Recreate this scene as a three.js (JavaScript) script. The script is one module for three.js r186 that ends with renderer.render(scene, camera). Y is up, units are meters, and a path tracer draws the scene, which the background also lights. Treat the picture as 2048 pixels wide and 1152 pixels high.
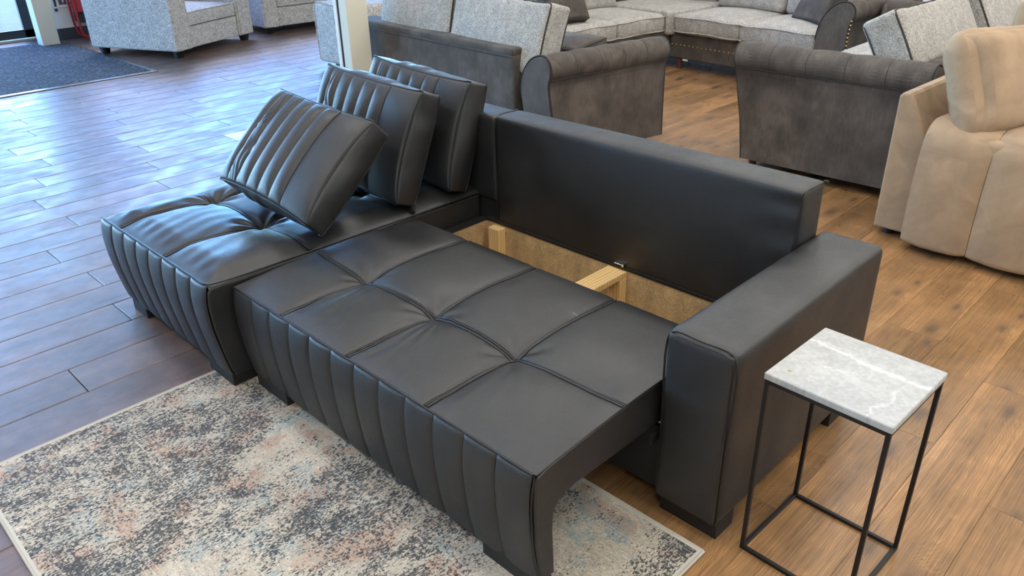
import * as THREE from 'three';
import { mergeGeometries, mergeVertices } from 'three/addons/utils/BufferGeometryUtils.js';
import { RoundedBoxGeometry } from 'three/addons/geometries/RoundedBoxGeometry.js';
import { RectAreaLightUniformsLib } from 'three/addons/lights/RectAreaLightUniformsLib.js';
import { Sky } from 'three/addons/objects/Sky.js';

// ---------------------------------------------------------------- camera, sky, sun, lamps, exposure
const scene = new THREE.Scene();
const renderer = new THREE.WebGLRenderer({ antialias: true });
renderer.toneMapping = THREE.LinearToneMapping;
renderer.toneMappingExposure = 1.0;
renderer.shadowMap.enabled = true;
renderer.shadowMap.type = THREE.PCFSoftShadowMap;
RectAreaLightUniformsLib.init();

const FOCAL = 1574.8;
const camera = new THREE.PerspectiveCamera(2 * Math.atan(576 / FOCAL) * 180 / Math.PI, 2048 / 1152, 0.05, 200);
camera.position.set(0.9463, 1.612, 1.4993);
camera.rotation.set(-0.4756, 0.7871, -0.0211, 'YXZ');
scene.add(camera);

const SUN = new THREE.Vector3(0.1, 0.8, -0.6).normalize();
const sky = new Sky();
sky.name = 'sky';
sky.scale.setScalar(1000);
sky.material.uniforms.turbidity.value = 3;
sky.material.uniforms.rayleigh.value = 1.2;
sky.material.uniforms.mieCoefficient.value = 0.004;
sky.material.uniforms.mieDirectionalG.value = 0.8;
sky.material.uniforms.sunPosition.value.copy(SUN);
scene.add(sky);
const SKY_STRENGTH = 3.8;
scene.environmentIntensity = SKY_STRENGTH;
scene.backgroundIntensity = SKY_STRENGTH;

const sun = new THREE.DirectionalLight(0xfff3e2, 2.2);
sun.position.copy(SUN).multiplyScalar(30);
sun.castShadow = true;
sun.shadow.mapSize.set(2048, 2048);
Object.assign(sun.shadow.camera, { left: -22, right: 12, top: 16, bottom: -16, near: 1, far: 70 });
scene.add(sun);

const CEILING = 3.8, LAMP_W = 1.2, LAMP_D = 0.6, LAMP_POWER = 9.5, LAMP_GLOW = 4;
const LAMP_COLOR = new THREE.Color().setRGB(1.0, 0.98, 0.94);
const LAMP_MAT = new THREE.MeshStandardMaterial({ color: 0xffffff, emissive: LAMP_COLOR, emissiveIntensity: LAMP_GLOW, roughness: 0.6 });
const LAMP_SPOTS = [];
for (const x of [-3.3, -0.9, 1.5, 3.7]) for (const z of [-6.6, -4.4, -2.2, 0.1, 2.4]) LAMP_SPOTS.push([x, z]);

// ---------------------------------------------------------------- noise
function rng(seed) { let s = seed >>> 0; return () => { s = (s + 0x6D2B79F5) | 0; let t = Math.imul(s ^ (s >>> 15), 1 | s); t = (t + Math.imul(t ^ (t >>> 7), 61 | t)) ^ t; return ((t ^ (t >>> 14)) >>> 0) / 4294967296; }; }
const rand = rng(7);
function hash2(ix, iy) { let h = Math.imul(ix, 374761393) + Math.imul(iy, 668265263); h = Math.imul(h ^ (h >>> 13), 1274126177); return ((h ^ (h >>> 16)) >>> 0) / 4294967296; }
const mod = (a, n) => ((a % n) + n) % n;
function vnoise(x, y, px = 4096, py = 4096, o = 0) {                    // periodic value noise
  const x0 = Math.floor(x), y0 = Math.floor(y), fx = x - x0, fy = y - y0;
  const sx = fx * fx * (3 - 2 * fx), sy = fy * fy * (3 - 2 * fy);
  const a = mod(x0, px) + o * 911, b = mod(x0 + 1, px) + o * 911, c = mod(y0, py), d = mod(y0 + 1, py);
  return (hash2(a, c) * (1 - sx) + hash2(b, c) * sx) * (1 - sy) + (hash2(a, d) * (1 - sx) + hash2(b, d) * sx) * sy;
}
function fbm(x, y, oct, px, py, o = 0) { let s = 0, a = 0.5, n = 0; for (let i = 0; i < oct; i++) { s += a * vnoise(x, y, px, py, o + i); n += a; a *= 0.5; x *= 2; y *= 2; px *= 2; py *= 2; } return s / n; }
const clamp = (v, a = 0, b = 1) => Math.max(a, Math.min(b, v));
const smooth = (a, b, v) => { const t = clamp((v - a) / (b - a)); return t * t * (3 - 2 * t); };
const lerp = (a, b, t) => a + (b - a) * t;

function tex(w, h, fn, srgb = true) {                                     // fn(x, y) -> grey or [r, g, b] in 0..255
  const d = new Uint8Array(w * h * 4);
  for (let y = 0; y < h; y++) for (let x = 0; x < w; x++) {
    const c = fn(x, y), i = (y * w + x) * 4;
    if (typeof c === 'number') d[i] = d[i + 1] = d[i + 2] = clamp(c, 0, 255); else { d[i] = clamp(c[0], 0, 255); d[i + 1] = clamp(c[1], 0, 255); d[i + 2] = clamp(c[2], 0, 255); }
    d[i + 3] = 255;
  }
  const t = new THREE.DataTexture(d, w, h);
  t.wrapS = t.wrapT = THREE.RepeatWrapping; t.magFilter = THREE.LinearFilter; t.minFilter = THREE.LinearMipmapLinearFilter; t.generateMipmaps = true;
  if (srgb) t.colorSpace = THREE.SRGBColorSpace;
  t.needsUpdate = true;
  return t;
}
function sized(t, metresX, metresY = metresX) { const c = t.clone(); c.repeat.set(1 / metresX, 1 / metresY); c.needsUpdate = true; return c; }

// ---------------------------------------------------------------- materials
const S = (o) => new THREE.MeshStandardMaterial(o);
const P = (o) => new THREE.MeshPhysicalMaterial(o);
const grainTex = tex(512, 512, (x, y) => 255 * (0.55 * fbm(x / 4, y / 4, 2, 128, 128, 3) + 0.45 * fbm(x / 16, y / 16, 2, 32, 32, 9)), false);
const smearTex = tex(512, 512, (x, y) => { const n = fbm(x / 128, y / 128, 5, 4, 4, 21); return [0, 255 * (0.62 + 0.5 * (n - 0.5) + 0.1 * (fbm(x / 3, y / 3, 1, 171, 171, 5) - 0.5)), 0]; }, false);
const M = {};
M.leather = P({ color: new THREE.Color().setRGB(0.0095, 0.0100, 0.0110), roughness: 0.78, roughnessMap: sized(smearTex, 0.7), bumpMap: sized(grainTex, 0.12), bumpScale: 0.0004, specularIntensity: 1.0, ior: 1.65 });
M.leatherDark = P({ color: new THREE.Color().setRGB(0.012, 0.012, 0.013), roughness: 0.6, bumpMap: sized(grainTex, 0.12), bumpScale: 0.0003 });
M.piping = S({ color: new THREE.Color().setRGB(0.010, 0.010, 0.011), roughness: 0.45 });
M.blackBlock = S({ color: new THREE.Color().setRGB(0.008, 0.008, 0.008), roughness: 0.55 });
M.blackMetal = S({ color: new THREE.Color().setRGB(0.010, 0.010, 0.011), roughness: 0.5, metalness: 0.2 });
M.chrome = S({ color: 0xd8dce0, roughness: 0.18, metalness: 1 });
M.brass = S({ color: new THREE.Color().setRGB(0.72, 0.50, 0.20), roughness: 0.28, metalness: 1 });
M.chip = S({ map: sized(tex(512, 512, (x, y) => { const a = fbm(x / 5, y / 5, 2, 102, 102, 31), b = fbm(x / 64, y / 64, 3, 8, 8, 33), c = hash2(x * 3 + 1, y * 7 + 5); const v = 0.80 + 0.30 * (a - 0.5) + 0.20 * (b - 0.5) + 0.12 * (c - 0.5); return [226 * v, 190 * v, 136 * v]; }), 0.35), roughness: 0.85 });
M.pine = S({ map: sized(tex(256, 512, (y, x) => { const f = y / 256 * 9 + 1.2 * fbm(x / 256, y / 64, 3, 2, 4, 41); const r = Math.abs((f % 1) - 0.5) * 2; const v = 0.86 + 0.16 * r + 0.05 * (hash2(x >> 2, y) - 0.5); return [236 * v, 198 * v, 136 * v]; }), 0.12, 0.5), roughness: 0.7 });
M.suede = P({ map: sized(tex(1024, 1024, (x, y) => { const n = fbm(x / 128, y / 128, 5, 8, 8, 51), m = fbm(x / 10, y / 40, 3, 102, 26, 55), k = hash2(x, y); const v = 0.80 + 0.50 * (n - 0.5) + 0.16 * (m - 0.5) + 0.10 * (k - 0.5); return [104 * v, 96 * v, 89 * v]; }), 0.9), roughness: 0.92, sheen: 0.3, sheenRoughness: 0.5, sheenColor: new THREE.Color().setRGB(0.30, 0.30, 0.31) });
M.suedePipe = S({ color: new THREE.Color().setRGB(0.035, 0.034, 0.034), roughness: 0.8 });
M.chenille = P({ map: sized(tex(1024, 1024, (x, y) => { const k = fbm(x / 2.5, y / 7, 2, 409, 146, 61), q = fbm(x / 7, y / 2.5, 2, 146, 409, 62), n = fbm(x / 90, y / 90, 3, 11, 11, 64); const v = 0.74 + 0.64 * (k - 0.5) + 0.50 * (q - 0.5) + 0.14 * (n - 0.5); return [220 * v, 216 * v, 208 * v]; }), 0.5), bumpMap: sized(grainTex, 0.25), bumpScale: 0.002, roughness: 0.97, sheen: 0.3, sheenRoughness: 0.6, sheenColor: new THREE.Color().setRGB(0.6, 0.58, 0.54) });
M.tweed = S({ map: sized(tex(512, 512, (x, y) => { const k = fbm(x / 8, y / 8, 2, 64, 64, 71), n = fbm(x / 40, y / 40, 3, 13, 13, 72), s = fbm(x / 14, y / 6, 1, 37, 85, 75); const v = 0.84 + 0.50 * (k - 0.5) + 0.14 * (n - 0.5) + 0.14 * (s - 0.5); return [224 * v, 221 * v, 216 * v]; }), 0.4), bumpMap: sized(grainTex, 0.2), bumpScale: 0.0012, roughness: 0.95 });
M.velvet = P({ map: sized(tex(1024, 1024, (x, y) => { const w = 3 * fbm(x / 128, y / 128, 3, 8, 8, 81); const n = fbm(x / 96 + w, y / 64 + w, 5, 11, 16, 83), m = fbm(x / 40, y / 256, 3, 26, 4, 85), k = hash2(x, y); const v = 0.86 + 0.20 * (n - 0.5) + 0.05 * (m - 0.5) + 0.08 * (k - 0.5); return [188 * v, 159 * v, 128 * v]; }), 1.1), roughness: 0.9, sheen: 0.6, sheenRoughness: 0.4, sheenColor: new THREE.Color().setRGB(0.55, 0.47, 0.38) });
M.velvetPipe = S({ color: 0xc4a67e, roughness: 0.9 });
M.marble = P({ map: (() => { const R = rng(44); const t = tex(512, 512, (x, y) => {
  const u = x / 512, v = y / 512, w = fbm(x / 90, y / 90, 4, 6, 6, 91) - 0.5, w2 = fbm(x / 30, y / 30, 4, 17, 17, 95) - 0.5;
  const vein = (d, s) => Math.exp(-(d * d) / (s * s));
  const d1 = v - (0.30 + 0.03 * u + 0.10 * w + 0.05 * w2), d2 = (u - 0.86) + 0.16 * w + 0.06 * w2 + 0.1 * (v - 0.5), d3 = (v - 0.58 + 0.12 * (u - 0.3)) + 0.12 * w2;
  const g = fbm(x / 14, y / 14, 3, 36, 36, 97) - 0.5, big = fbm(x / 160, y / 160, 3, 3, 3, 99) - 0.5, sp = hash2(x, y) - 0.5;
  let c = 168 + 30 * g + 30 * big + 9 * sp + 24 * vein(d1, 0.016) * (0.5 + 1.6 * (g + 0.4)) + 12 * vein(d1, 0.05) + 20 * vein(d2, 0.010) * smooth(0.35, 0.6, v) + 26 * vein(d3, 0.006) * smooth(0.12, 0.22, u) * (1 - smooth(0.45, 0.6, u));
  const e = Math.hypot((u - 0.125) * 1, (v - 0.845) * 1), st = 1 - smooth(0.011, 0.017, e);
  return [lerp(c, 150, st), lerp(c + 2, 132, st), lerp(c + 1, 88, st)]; }); return t; })(), roughness: 0.42 });
M.white = S({ color: 0xe9e7e0, roughness: 0.55 });
M.post = S({ color: 0xd6d2c0, roughness: 0.6 });
M.wall = S({ color: 0xe4e2dc, roughness: 0.9 });
M.ceiling = S({ color: 0xeeece6, roughness: 0.95 });
M.skirting = S({ color: 0x3b3e45, roughness: 0.5 });
M.aluminium = S({ color: 0x33363c, roughness: 0.4, metalness: 0.3 });
M.seal = S({ color: 0x101113, roughness: 0.7 });
M.threshold = S({ color: 0xb9b6ae, roughness: 0.35, metalness: 0.6 });
M.trimMetal = S({ color: 0x9aa2ac, roughness: 0.25, metalness: 0.9 });
M.glass = P({ color: 0xffffff, roughness: 0.0, transmission: 1, thickness: 0, ior: 1.45 });
M.red = S({ color: new THREE.Color().setRGB(0.42, 0.018, 0.02), roughness: 0.35 });
M.darkPlastic = S({ color: 0x1d2024, roughness: 0.5 });
M.brownWood = S({ color: new THREE.Color().setRGB(0.09, 0.035, 0.02), roughness: 0.4 });
M.gravel = S({ map: sized(tex(512, 512, (x, y) => { const k = fbm(x / 4, y / 4, 2, 128, 128, 101), n = fbm(x / 60, y / 60, 3, 9, 9, 102); const v = 0.85 + 0.5 * (k - 0.5) + 0.2 * (n - 0.5); return [74 * v, 73 * v, 71 * v]; }), 1.2), roughness: 1 });
M.matPile = S({ map: sized(tex(512, 512, (x, y) => { const k = fbm(x / 11, y / 11, 2, 46, 46, 111), n = fbm(x / 28, y / 28, 2, 18, 18, 113); const v = 0.5 + 1.5 * (k - 0.5) + 0.9 * (n - 0.5); return [84 * v + 24, 90 * v + 27, 98 * v + 32]; }), 0.35), bumpMap: sized(grainTex, 0.2), bumpScale: 0.004, roughness: 1 });
M.print = S({ map: tex(128, 192, (x, y) => { const n = fbm(x / 18, y / 40, 4, 8, 8, 121), e = fbm(x / 6, y / 6, 2, 30, 30, 122); const v = smooth(0.35, 0.66, n * 0.8 + e * 0.2); return [lerp(74, 226, v), lerp(70, 224, v), lerp(84, 232, v)]; }), roughness: 0.7 });

// oak boards: 4 boards of 0.21 m beside one another, 1.6 m long
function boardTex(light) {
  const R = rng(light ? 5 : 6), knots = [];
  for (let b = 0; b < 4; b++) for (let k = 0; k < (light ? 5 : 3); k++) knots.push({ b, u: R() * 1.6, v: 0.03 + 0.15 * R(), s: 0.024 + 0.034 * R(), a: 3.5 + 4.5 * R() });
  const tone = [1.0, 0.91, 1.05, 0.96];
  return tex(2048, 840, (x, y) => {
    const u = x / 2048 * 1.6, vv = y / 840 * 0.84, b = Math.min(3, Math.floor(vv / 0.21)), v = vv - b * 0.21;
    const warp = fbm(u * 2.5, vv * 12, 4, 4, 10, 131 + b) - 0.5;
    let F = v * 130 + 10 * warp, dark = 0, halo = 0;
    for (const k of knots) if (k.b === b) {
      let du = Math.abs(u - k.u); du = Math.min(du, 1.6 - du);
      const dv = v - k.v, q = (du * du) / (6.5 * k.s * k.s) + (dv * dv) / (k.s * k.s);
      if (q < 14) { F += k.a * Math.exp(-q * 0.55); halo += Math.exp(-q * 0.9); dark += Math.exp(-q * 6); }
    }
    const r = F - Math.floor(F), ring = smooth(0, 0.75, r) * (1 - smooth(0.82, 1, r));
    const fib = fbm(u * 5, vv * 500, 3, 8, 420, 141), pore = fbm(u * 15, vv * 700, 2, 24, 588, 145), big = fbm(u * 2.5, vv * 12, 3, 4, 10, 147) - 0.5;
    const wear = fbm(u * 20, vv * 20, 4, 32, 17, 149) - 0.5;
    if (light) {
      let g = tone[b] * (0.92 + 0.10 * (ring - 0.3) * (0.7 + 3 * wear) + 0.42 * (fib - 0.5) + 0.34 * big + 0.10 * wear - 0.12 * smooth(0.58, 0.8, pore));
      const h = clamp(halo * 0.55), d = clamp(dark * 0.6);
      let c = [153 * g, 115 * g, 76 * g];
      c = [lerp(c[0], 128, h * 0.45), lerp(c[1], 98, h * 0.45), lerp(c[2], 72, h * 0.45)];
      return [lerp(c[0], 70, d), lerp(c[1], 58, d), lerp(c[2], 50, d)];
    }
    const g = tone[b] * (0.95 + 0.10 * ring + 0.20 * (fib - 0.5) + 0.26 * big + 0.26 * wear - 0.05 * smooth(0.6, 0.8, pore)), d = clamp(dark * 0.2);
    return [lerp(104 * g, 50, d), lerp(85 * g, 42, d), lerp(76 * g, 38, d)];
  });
}
const wornRough = tex(512, 512, (x, y) => { const a = fbm(x / 32, y / 32, 5, 16, 16, 151), b = fbm(x / 128, y / 128, 3, 4, 4, 155); return [0, 255 * clamp(0.42 + 0.26 * (a - 0.5) + 0.22 * (b - 0.5), 0.2, 0.7), 0]; }, false);
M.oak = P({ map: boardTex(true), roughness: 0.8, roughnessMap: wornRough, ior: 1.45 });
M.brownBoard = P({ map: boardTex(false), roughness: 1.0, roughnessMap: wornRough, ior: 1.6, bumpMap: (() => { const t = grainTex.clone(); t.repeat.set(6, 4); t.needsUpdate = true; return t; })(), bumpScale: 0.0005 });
M.subfloor = S({ color: 0x1c1714, roughness: 0.9 });

// rug print: weathered weave of charcoal, ivory, rust and grey-blue
M.rug = S({ map: (() => {
  const W = 1810, H = 1285, R = rng(31);
  const across = new Float32Array(H), along = new Float32Array(W);
  for (let i = 0; i < 120; i++) { const p = Math.floor(R() * H), w = 1 + Math.floor(R() * 2), a = 0.2 + 0.5 * R(); for (let k = 0; k < w; k++) across[(p + k) % H] = Math.max(across[(p + k) % H], a); }
  for (let i = 0; i < 150; i++) { const p = Math.floor(R() * W), w = 1 + Math.floor(R() * 2), a = 0.2 + 0.5 * R(); for (let k = 0; k < w; k++) along[(p + k) % W] = Math.max(along[(p + k) % W], a); }
  return tex(W, H, (x, y) => {
    const jx = x + 5 * (vnoise(x / 6, y / 6, 999, 999, 171) - 0.5), jy = y + 5 * (vnoise(x / 6, y / 6, 999, 999, 172) - 0.5);
    const fine = fbm(jx / 2.6, jy / 7, 2, 999, 999, 161), fine2 = fbm(jx / 9, jy / 3.2, 2, 999, 999, 162), knot = hash2(x >> 1, y >> 1);
    const mid = fbm(x / 45, y / 75, 4, 99, 99, 163), zone = fbm(x / 300, y / 300, 3, 99, 99, 164);
    const th = 0.54 - 0.38 * (mid - 0.5) - 0.46 * (zone - 0.5) + 0.05 * smooth(0, W, x) + 0.015;
    const d = smooth(th - 0.075, th + 0.075, 0.60 * fine + 0.32 * fine2 + 0.08 * knot) * 0.92;     // charcoal
    const rust = smooth(0.54, 0.70, fbm(x / 60 + 40, y / 75, 4, 99, 99, 165)) * smooth(0.3, 0.6, fine2) * 0.95;
    const blue = smooth(0.56, 0.70, fbm(x / 80 + 9, y / 80 + 70, 4, 99, 99, 166)) * smooth(0.3, 0.6, fine) * 0.85;
    const v = 0.92 + 0.30 * (fine2 - 0.5) + 0.14 * (knot - 0.5);
    let c = [220 * v, 208 * v, 189 * v];
    c = [lerp(c[0], 198 * v, rust), lerp(c[1], 158 * v, rust), lerp(c[2], 136 * v, rust)];
    c = [lerp(c[0], 170 * v, blue), lerp(c[1], 188 * v, blue), lerp(c[2], 190 * v, blue)];
    c = [lerp(c[0], 66, d), lerp(c[1], 67, d), lerp(c[2], 70, d)];
    const gate = 0.25 + 0.75 * smooth(0.40, 0.55, fbm(x / 130 + 3, y / 130 + 17, 3, 99, 99, 168)), l = Math.max(across[y] * smooth(0.4, 0.6, vnoise(x / 60, y, 999, 9999, 173)), along[x] * smooth(0.4, 0.6, vnoise(x, y / 60, 9999, 999, 174))) * gate;
    const o = [lerp(c[0], 226, l), lerp(c[1], 221, l), lerp(c[2], 210, l)];
    if (x < 9 || y < 9 || x > W - 10 || y > H - 10) return [206, 200, 188];
    return o;
  });
})(), bumpMap: sized(grainTex, 0.08 * 1, 0.08), bumpScale: 0.0025, roughness: 0.97 });
M.rug.bumpMap.repeat.set(20, 14);
M.rugBack = S({ color: 0xb9b3a6, roughness: 0.95 });

// ---------------------------------------------------------------- builders
const names = new Map();
function numbered(n) { const k = names.get(n) || 0; names.set(n, k + 1); return k ? n + '_' + String(k).padStart(3, '0') : n; }
function shadows(m) { m.castShadow = m.receiveShadow = true; return m; }
function thing(name, label, category, pos = [0, 0, 0], turn = 0, group) {
  const o = new THREE.Group(); o.name = numbered(name); o.position.set(...pos); o.rotation.y = turn;
  o.userData = { label, category }; if (group) o.userData.group = group;
  scene.add(o); return o;
}
function part(name, geo, mat, parent, extra) {
  const m = shadows(new THREE.Mesh(geo, mat)); m.name = numbered(name);
  if (extra) Object.assign(m.userData, extra);
  parent.add(m); return m;
}
function struct(name, geo, mat, parent = scene) { const m = part(name, geo, mat, parent); if (parent === scene) m.userData.kind = 'structure'; return m; }
function metreUV(g) {                                                            // uv in metres by each triangle's main direction
  let n = g.index ? g.toNonIndexed() : g; const p = n.attributes.position, uv = new Float32Array(p.count * 2);
  const a = new THREE.Vector3(), b = new THREE.Vector3(), c = new THREE.Vector3();
  for (let i = 0; i < p.count; i += 3) {
    a.fromBufferAttribute(p, i); b.fromBufferAttribute(p, i + 1); c.fromBufferAttribute(p, i + 2); b.sub(a); c.sub(a); b.cross(c);
    const x = Math.abs(b.x), y = Math.abs(b.y), z = Math.abs(b.z);
    for (let k = 0; k < 3; k++) { const X = p.getX(i + k), Y = p.getY(i + k), Z = p.getZ(i + k), j = (i + k) * 2; if (x >= y && x >= z) { uv[j] = Z; uv[j + 1] = Y; } else if (y >= z) { uv[j] = X; uv[j + 1] = Z; } else { uv[j] = X; uv[j + 1] = Y; } }
  }
  n.setAttribute('uv', new THREE.BufferAttribute(uv, 2)); return n;
}
function box(x0, x1, y0, y1, z0, z1, r = 0.004, seg = 2) {
  const w = x1 - x0, h = y1 - y0, d = z1 - z0; r = Math.min(r, w * 0.49, h * 0.49, d * 0.49);
  const g = r > 0 ? new RoundedBoxGeometry(w, h, d, seg, r) : new THREE.BoxGeometry(w, h, d);
  g.translate((x0 + x1) / 2, (y0 + y1) / 2, (z0 + z1) / 2); return metreUV(g);
}
function merge(list) { return mergeGeometries(list.map((g) => { const n = g.index ? g.toNonIndexed() : g; for (const k of Object.keys(n.attributes)) if (!['position', 'normal', 'uv'].includes(k)) n.deleteAttribute(k); return n; })); }
function surf(nu, nv, fn, uvfn) {
  const pos = [], uv = [], idx = [];
  for (let j = 0; j <= nv; j++) for (let i = 0; i <= nu; i++) { const u = i / nu, v = j / nv, p = fn(u, v); pos.push(...p); const q = uvfn ? uvfn(u, v, p) : [p[0], p[2] - p[1]]; uv.push(...q); }
  for (let j = 0; j < nv; j++) for (let i = 0; i < nu; i++) { const a = j * (nu + 1) + i, b = a + 1, c = a + nu + 1, d = c + 1; idx.push(a, b, c, b, d, c); }
  const g = new THREE.BufferGeometry();
  g.setAttribute('position', new THREE.Float32BufferAttribute(pos, 3)); g.setAttribute('uv', new THREE.Float32BufferAttribute(uv, 2)); g.setIndex(idx); g.computeVertexNormals(); return g;
}
function tube(pts, r, closed = false, seg, rs = 6) {
  const c = new THREE.CatmullRomCurve3(pts.map((p) => new THREE.Vector3(...p)), closed, 'centripetal');
  return metreUV(new THREE.TubeGeometry(c, seg || Math.max(8, pts.length * 4), r, rs, closed));
}
function softBox(w, h, d, n, r, deform) {                                         // rounded, puffed box centred on the origin; deform(p, a, b, c)
  const [nx, ny, nz] = n, g0 = new THREE.BoxGeometry(2, 2, 2, nx, ny, nz); g0.deleteAttribute('uv'); g0.deleteAttribute('normal');
  const g = mergeVertices(g0, 1e-5), p = g.attributes.position, v = new THREE.Vector3(), q = new THREE.Vector3();
  const sq = (t) => Math.sign(t) * (1 - Math.pow(1 - Math.abs(t), 1.5));
  for (let i = 0; i < p.count; i++) {
    const a = sq(p.getX(i)), b = sq(p.getY(i)), c = sq(p.getZ(i));
    v.set(a * w / 2, b * h / 2, c * d / 2);
    q.set(clamp(v.x, -w / 2 + r, w / 2 - r), clamp(v.y, -h / 2 + r, h / 2 - r), clamp(v.z, -d / 2 + r, d / 2 - r));
    const e = v.clone().sub(q); if (e.lengthSq() > 1e-12) { e.normalize().multiplyScalar(r); v.copy(q).add(e); }
    if (deform) deform(v, a, b, c);
    p.setXYZ(i, v.x, v.y, v.z);
  }
  g.computeVertexNormals(); return metreUV(g);
}
const puff = (a, b) => Math.max(0, (1 - a * a) * (1 - b * b));
function extrude(pts, depth, bevel = 0.006, curve = 1) {
  const s = new THREE.Shape(pts.map((p) => new THREE.Vector2(...p)));
  return new THREE.ExtrudeGeometry(s, { depth, bevelEnabled: bevel > 0, bevelSize: bevel, bevelThickness: bevel, bevelOffset: -bevel, bevelSegments: 3, curveSegments: 8 });
}
function spline(pts, n, closed = false) { return new THREE.SplineCurve(pts.map((p) => new THREE.Vector2(...p))).getPoints(n).map((p) => [p.x, p.y]); }

// ---------------------------------------------------------------- room
const X0 = -10.0, X1 = 4.6, Z0 = -8.6, Z1 = 5.6, DOORX = -10.42;
struct('floor', box(DOORX - 0.1, X1 + 0.2, -0.2, -0.0125, Z0 - 0.2, Z1 + 0.2, 0), M.subfloor);
const floor = scene.children.find((o) => o.name === 'floor');
// boards
{
  const BW = 0.21, BL = 1.28, th = 0.012;
  function board(row, off, gap, ch) {
    const w = BW - gap, l = BL - gap, x = w / 2, z = l / 2, pos = [], uv = [];
    const U = (X, Z) => [(Z + z) / 1.6 + off, (row + clamp((X + x) / BW, 0.012, 0.988)) / 4];
    const quad = (a, b, c, d) => { for (const p of [a, b, c, a, c, d]) { pos.push(...p); uv.push(...U(p[0], p[2])); } };
    const t = [[-x + ch, 0, -z + ch], [-x + ch, 0, z - ch], [x - ch, 0, z - ch], [x - ch, 0, -z + ch]], m = [[-x, -ch, -z], [-x, -ch, z], [x, -ch, z], [x, -ch, -z]], b = [[-x, -th, -z], [-x, -th, z], [x, -th, z], [x, -th, -z]];
    quad(...t); for (let i = 0; i < 4; i++) { const j = (i + 1) % 4; quad(t[j], t[i], m[i], m[j]); quad(m[j], m[i], b[i], b[j]); }
    const g = new THREE.BufferGeometry(); g.setAttribute('position', new THREE.Float32BufferAttribute(pos, 3)); g.setAttribute('uv', new THREE.Float32BufferAttribute(uv, 2)); g.computeVertexNormals(); return g;
  }
  const cuts = { oak: [], brown: [] }; for (let i = 0; i < 12; i++) { cuts.oak.push(board(i % 4, (i * 0.377) % 1, 0.0004, 0.0010)); cuts.brown.push(board(i % 4, (i * 0.377) % 1, 0.0026, 0.0030)); }
  camera.updateMatrixWorld(); camera.updateProjectionMatrix();
  const view = new THREE.Matrix4().multiplyMatrices(camera.projectionMatrix, camera.matrixWorldInverse), q = new THREE.Vector3();
  const seen = (x, z) => { for (const a of [-0.45, 0, 0.45]) for (const b of [-0.45, 0, 0.45]) { q.set(x + a * BW, 0, z + b * BL).applyMatrix4(view); if (Math.abs(q.x) < 1 && Math.abs(q.y) < 1 && q.z < 1) return true; } return false; };
  // boards wholly under the rug, the black sofa or behind the furniture of the photo
  const hidden = (x, z) => (x > -1.45 && x < 0.1 && z > -0.2 && z < 1.0) || (x > -2.3 && x < -1.0 && z > -1.3 && z < 0.0) || (x > -2.3 && x < 0.1 && z > -1.2 && z < -0.1) || (x < -2.3 && x > -5.2 && z < -1.6) || (x < -6 && z < -3.9) || (x < -9.6 && z < -1.6) || (x > -7.9 && x < -7.4 && z < -5) || (x > -1.3 && x < 0.5 && z < -3.2) || (x < -7.6 && z > -1.1 && z < 0.4) || (z < -5.6);
  const rest = { oak: [], brown: [] }; let k = 0; const R = rng(99);
  for (let c = -40; c < 31; c++) {
    const x = -1.83 + BW * (c + 0.5); if (x < DOORX || x > X1) continue;
    const shift = c === -1 ? 0.91 : ((c * 0.53 + 0.17 * R()) % 1) * BL;
    for (let r = -8; r < 6; r++) {
      const z = shift + BL * (r + 0.5); if (z < Z0 || z > Z1) continue;
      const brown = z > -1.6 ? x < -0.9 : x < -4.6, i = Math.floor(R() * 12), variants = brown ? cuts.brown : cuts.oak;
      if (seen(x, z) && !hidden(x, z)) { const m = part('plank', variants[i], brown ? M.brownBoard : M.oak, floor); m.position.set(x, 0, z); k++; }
      else { const g = variants[i].clone(); g.translate(x, 0, z); rest[brown ? 'brown' : 'oak'].push(g); }
    }
  }
  part('planks_beyond', mergeGeometries(rest.oak), M.oak, floor, { kind: 'stuff' });
  part('planks_beyond', mergeGeometries(rest.brown), M.brownBoard, floor, { kind: 'stuff' });
  console.log('boards', k);
}
// shell
struct('ceiling', box(DOORX - 0.2, X1 + 0.2, CEILING, CEILING + 0.2, Z0 - 0.2, Z1 + 0.2, 0), M.ceiling);
struct('wall_right', box(X1, X1 + 0.2, 0, CEILING, Z0 - 0.2, Z1 + 0.2, 0), M.wall);
struct('wall_back', box(DOORX - 0.2, X1, 0, CEILING, Z0 - 0.2, Z0, 0), M.wall);
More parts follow.
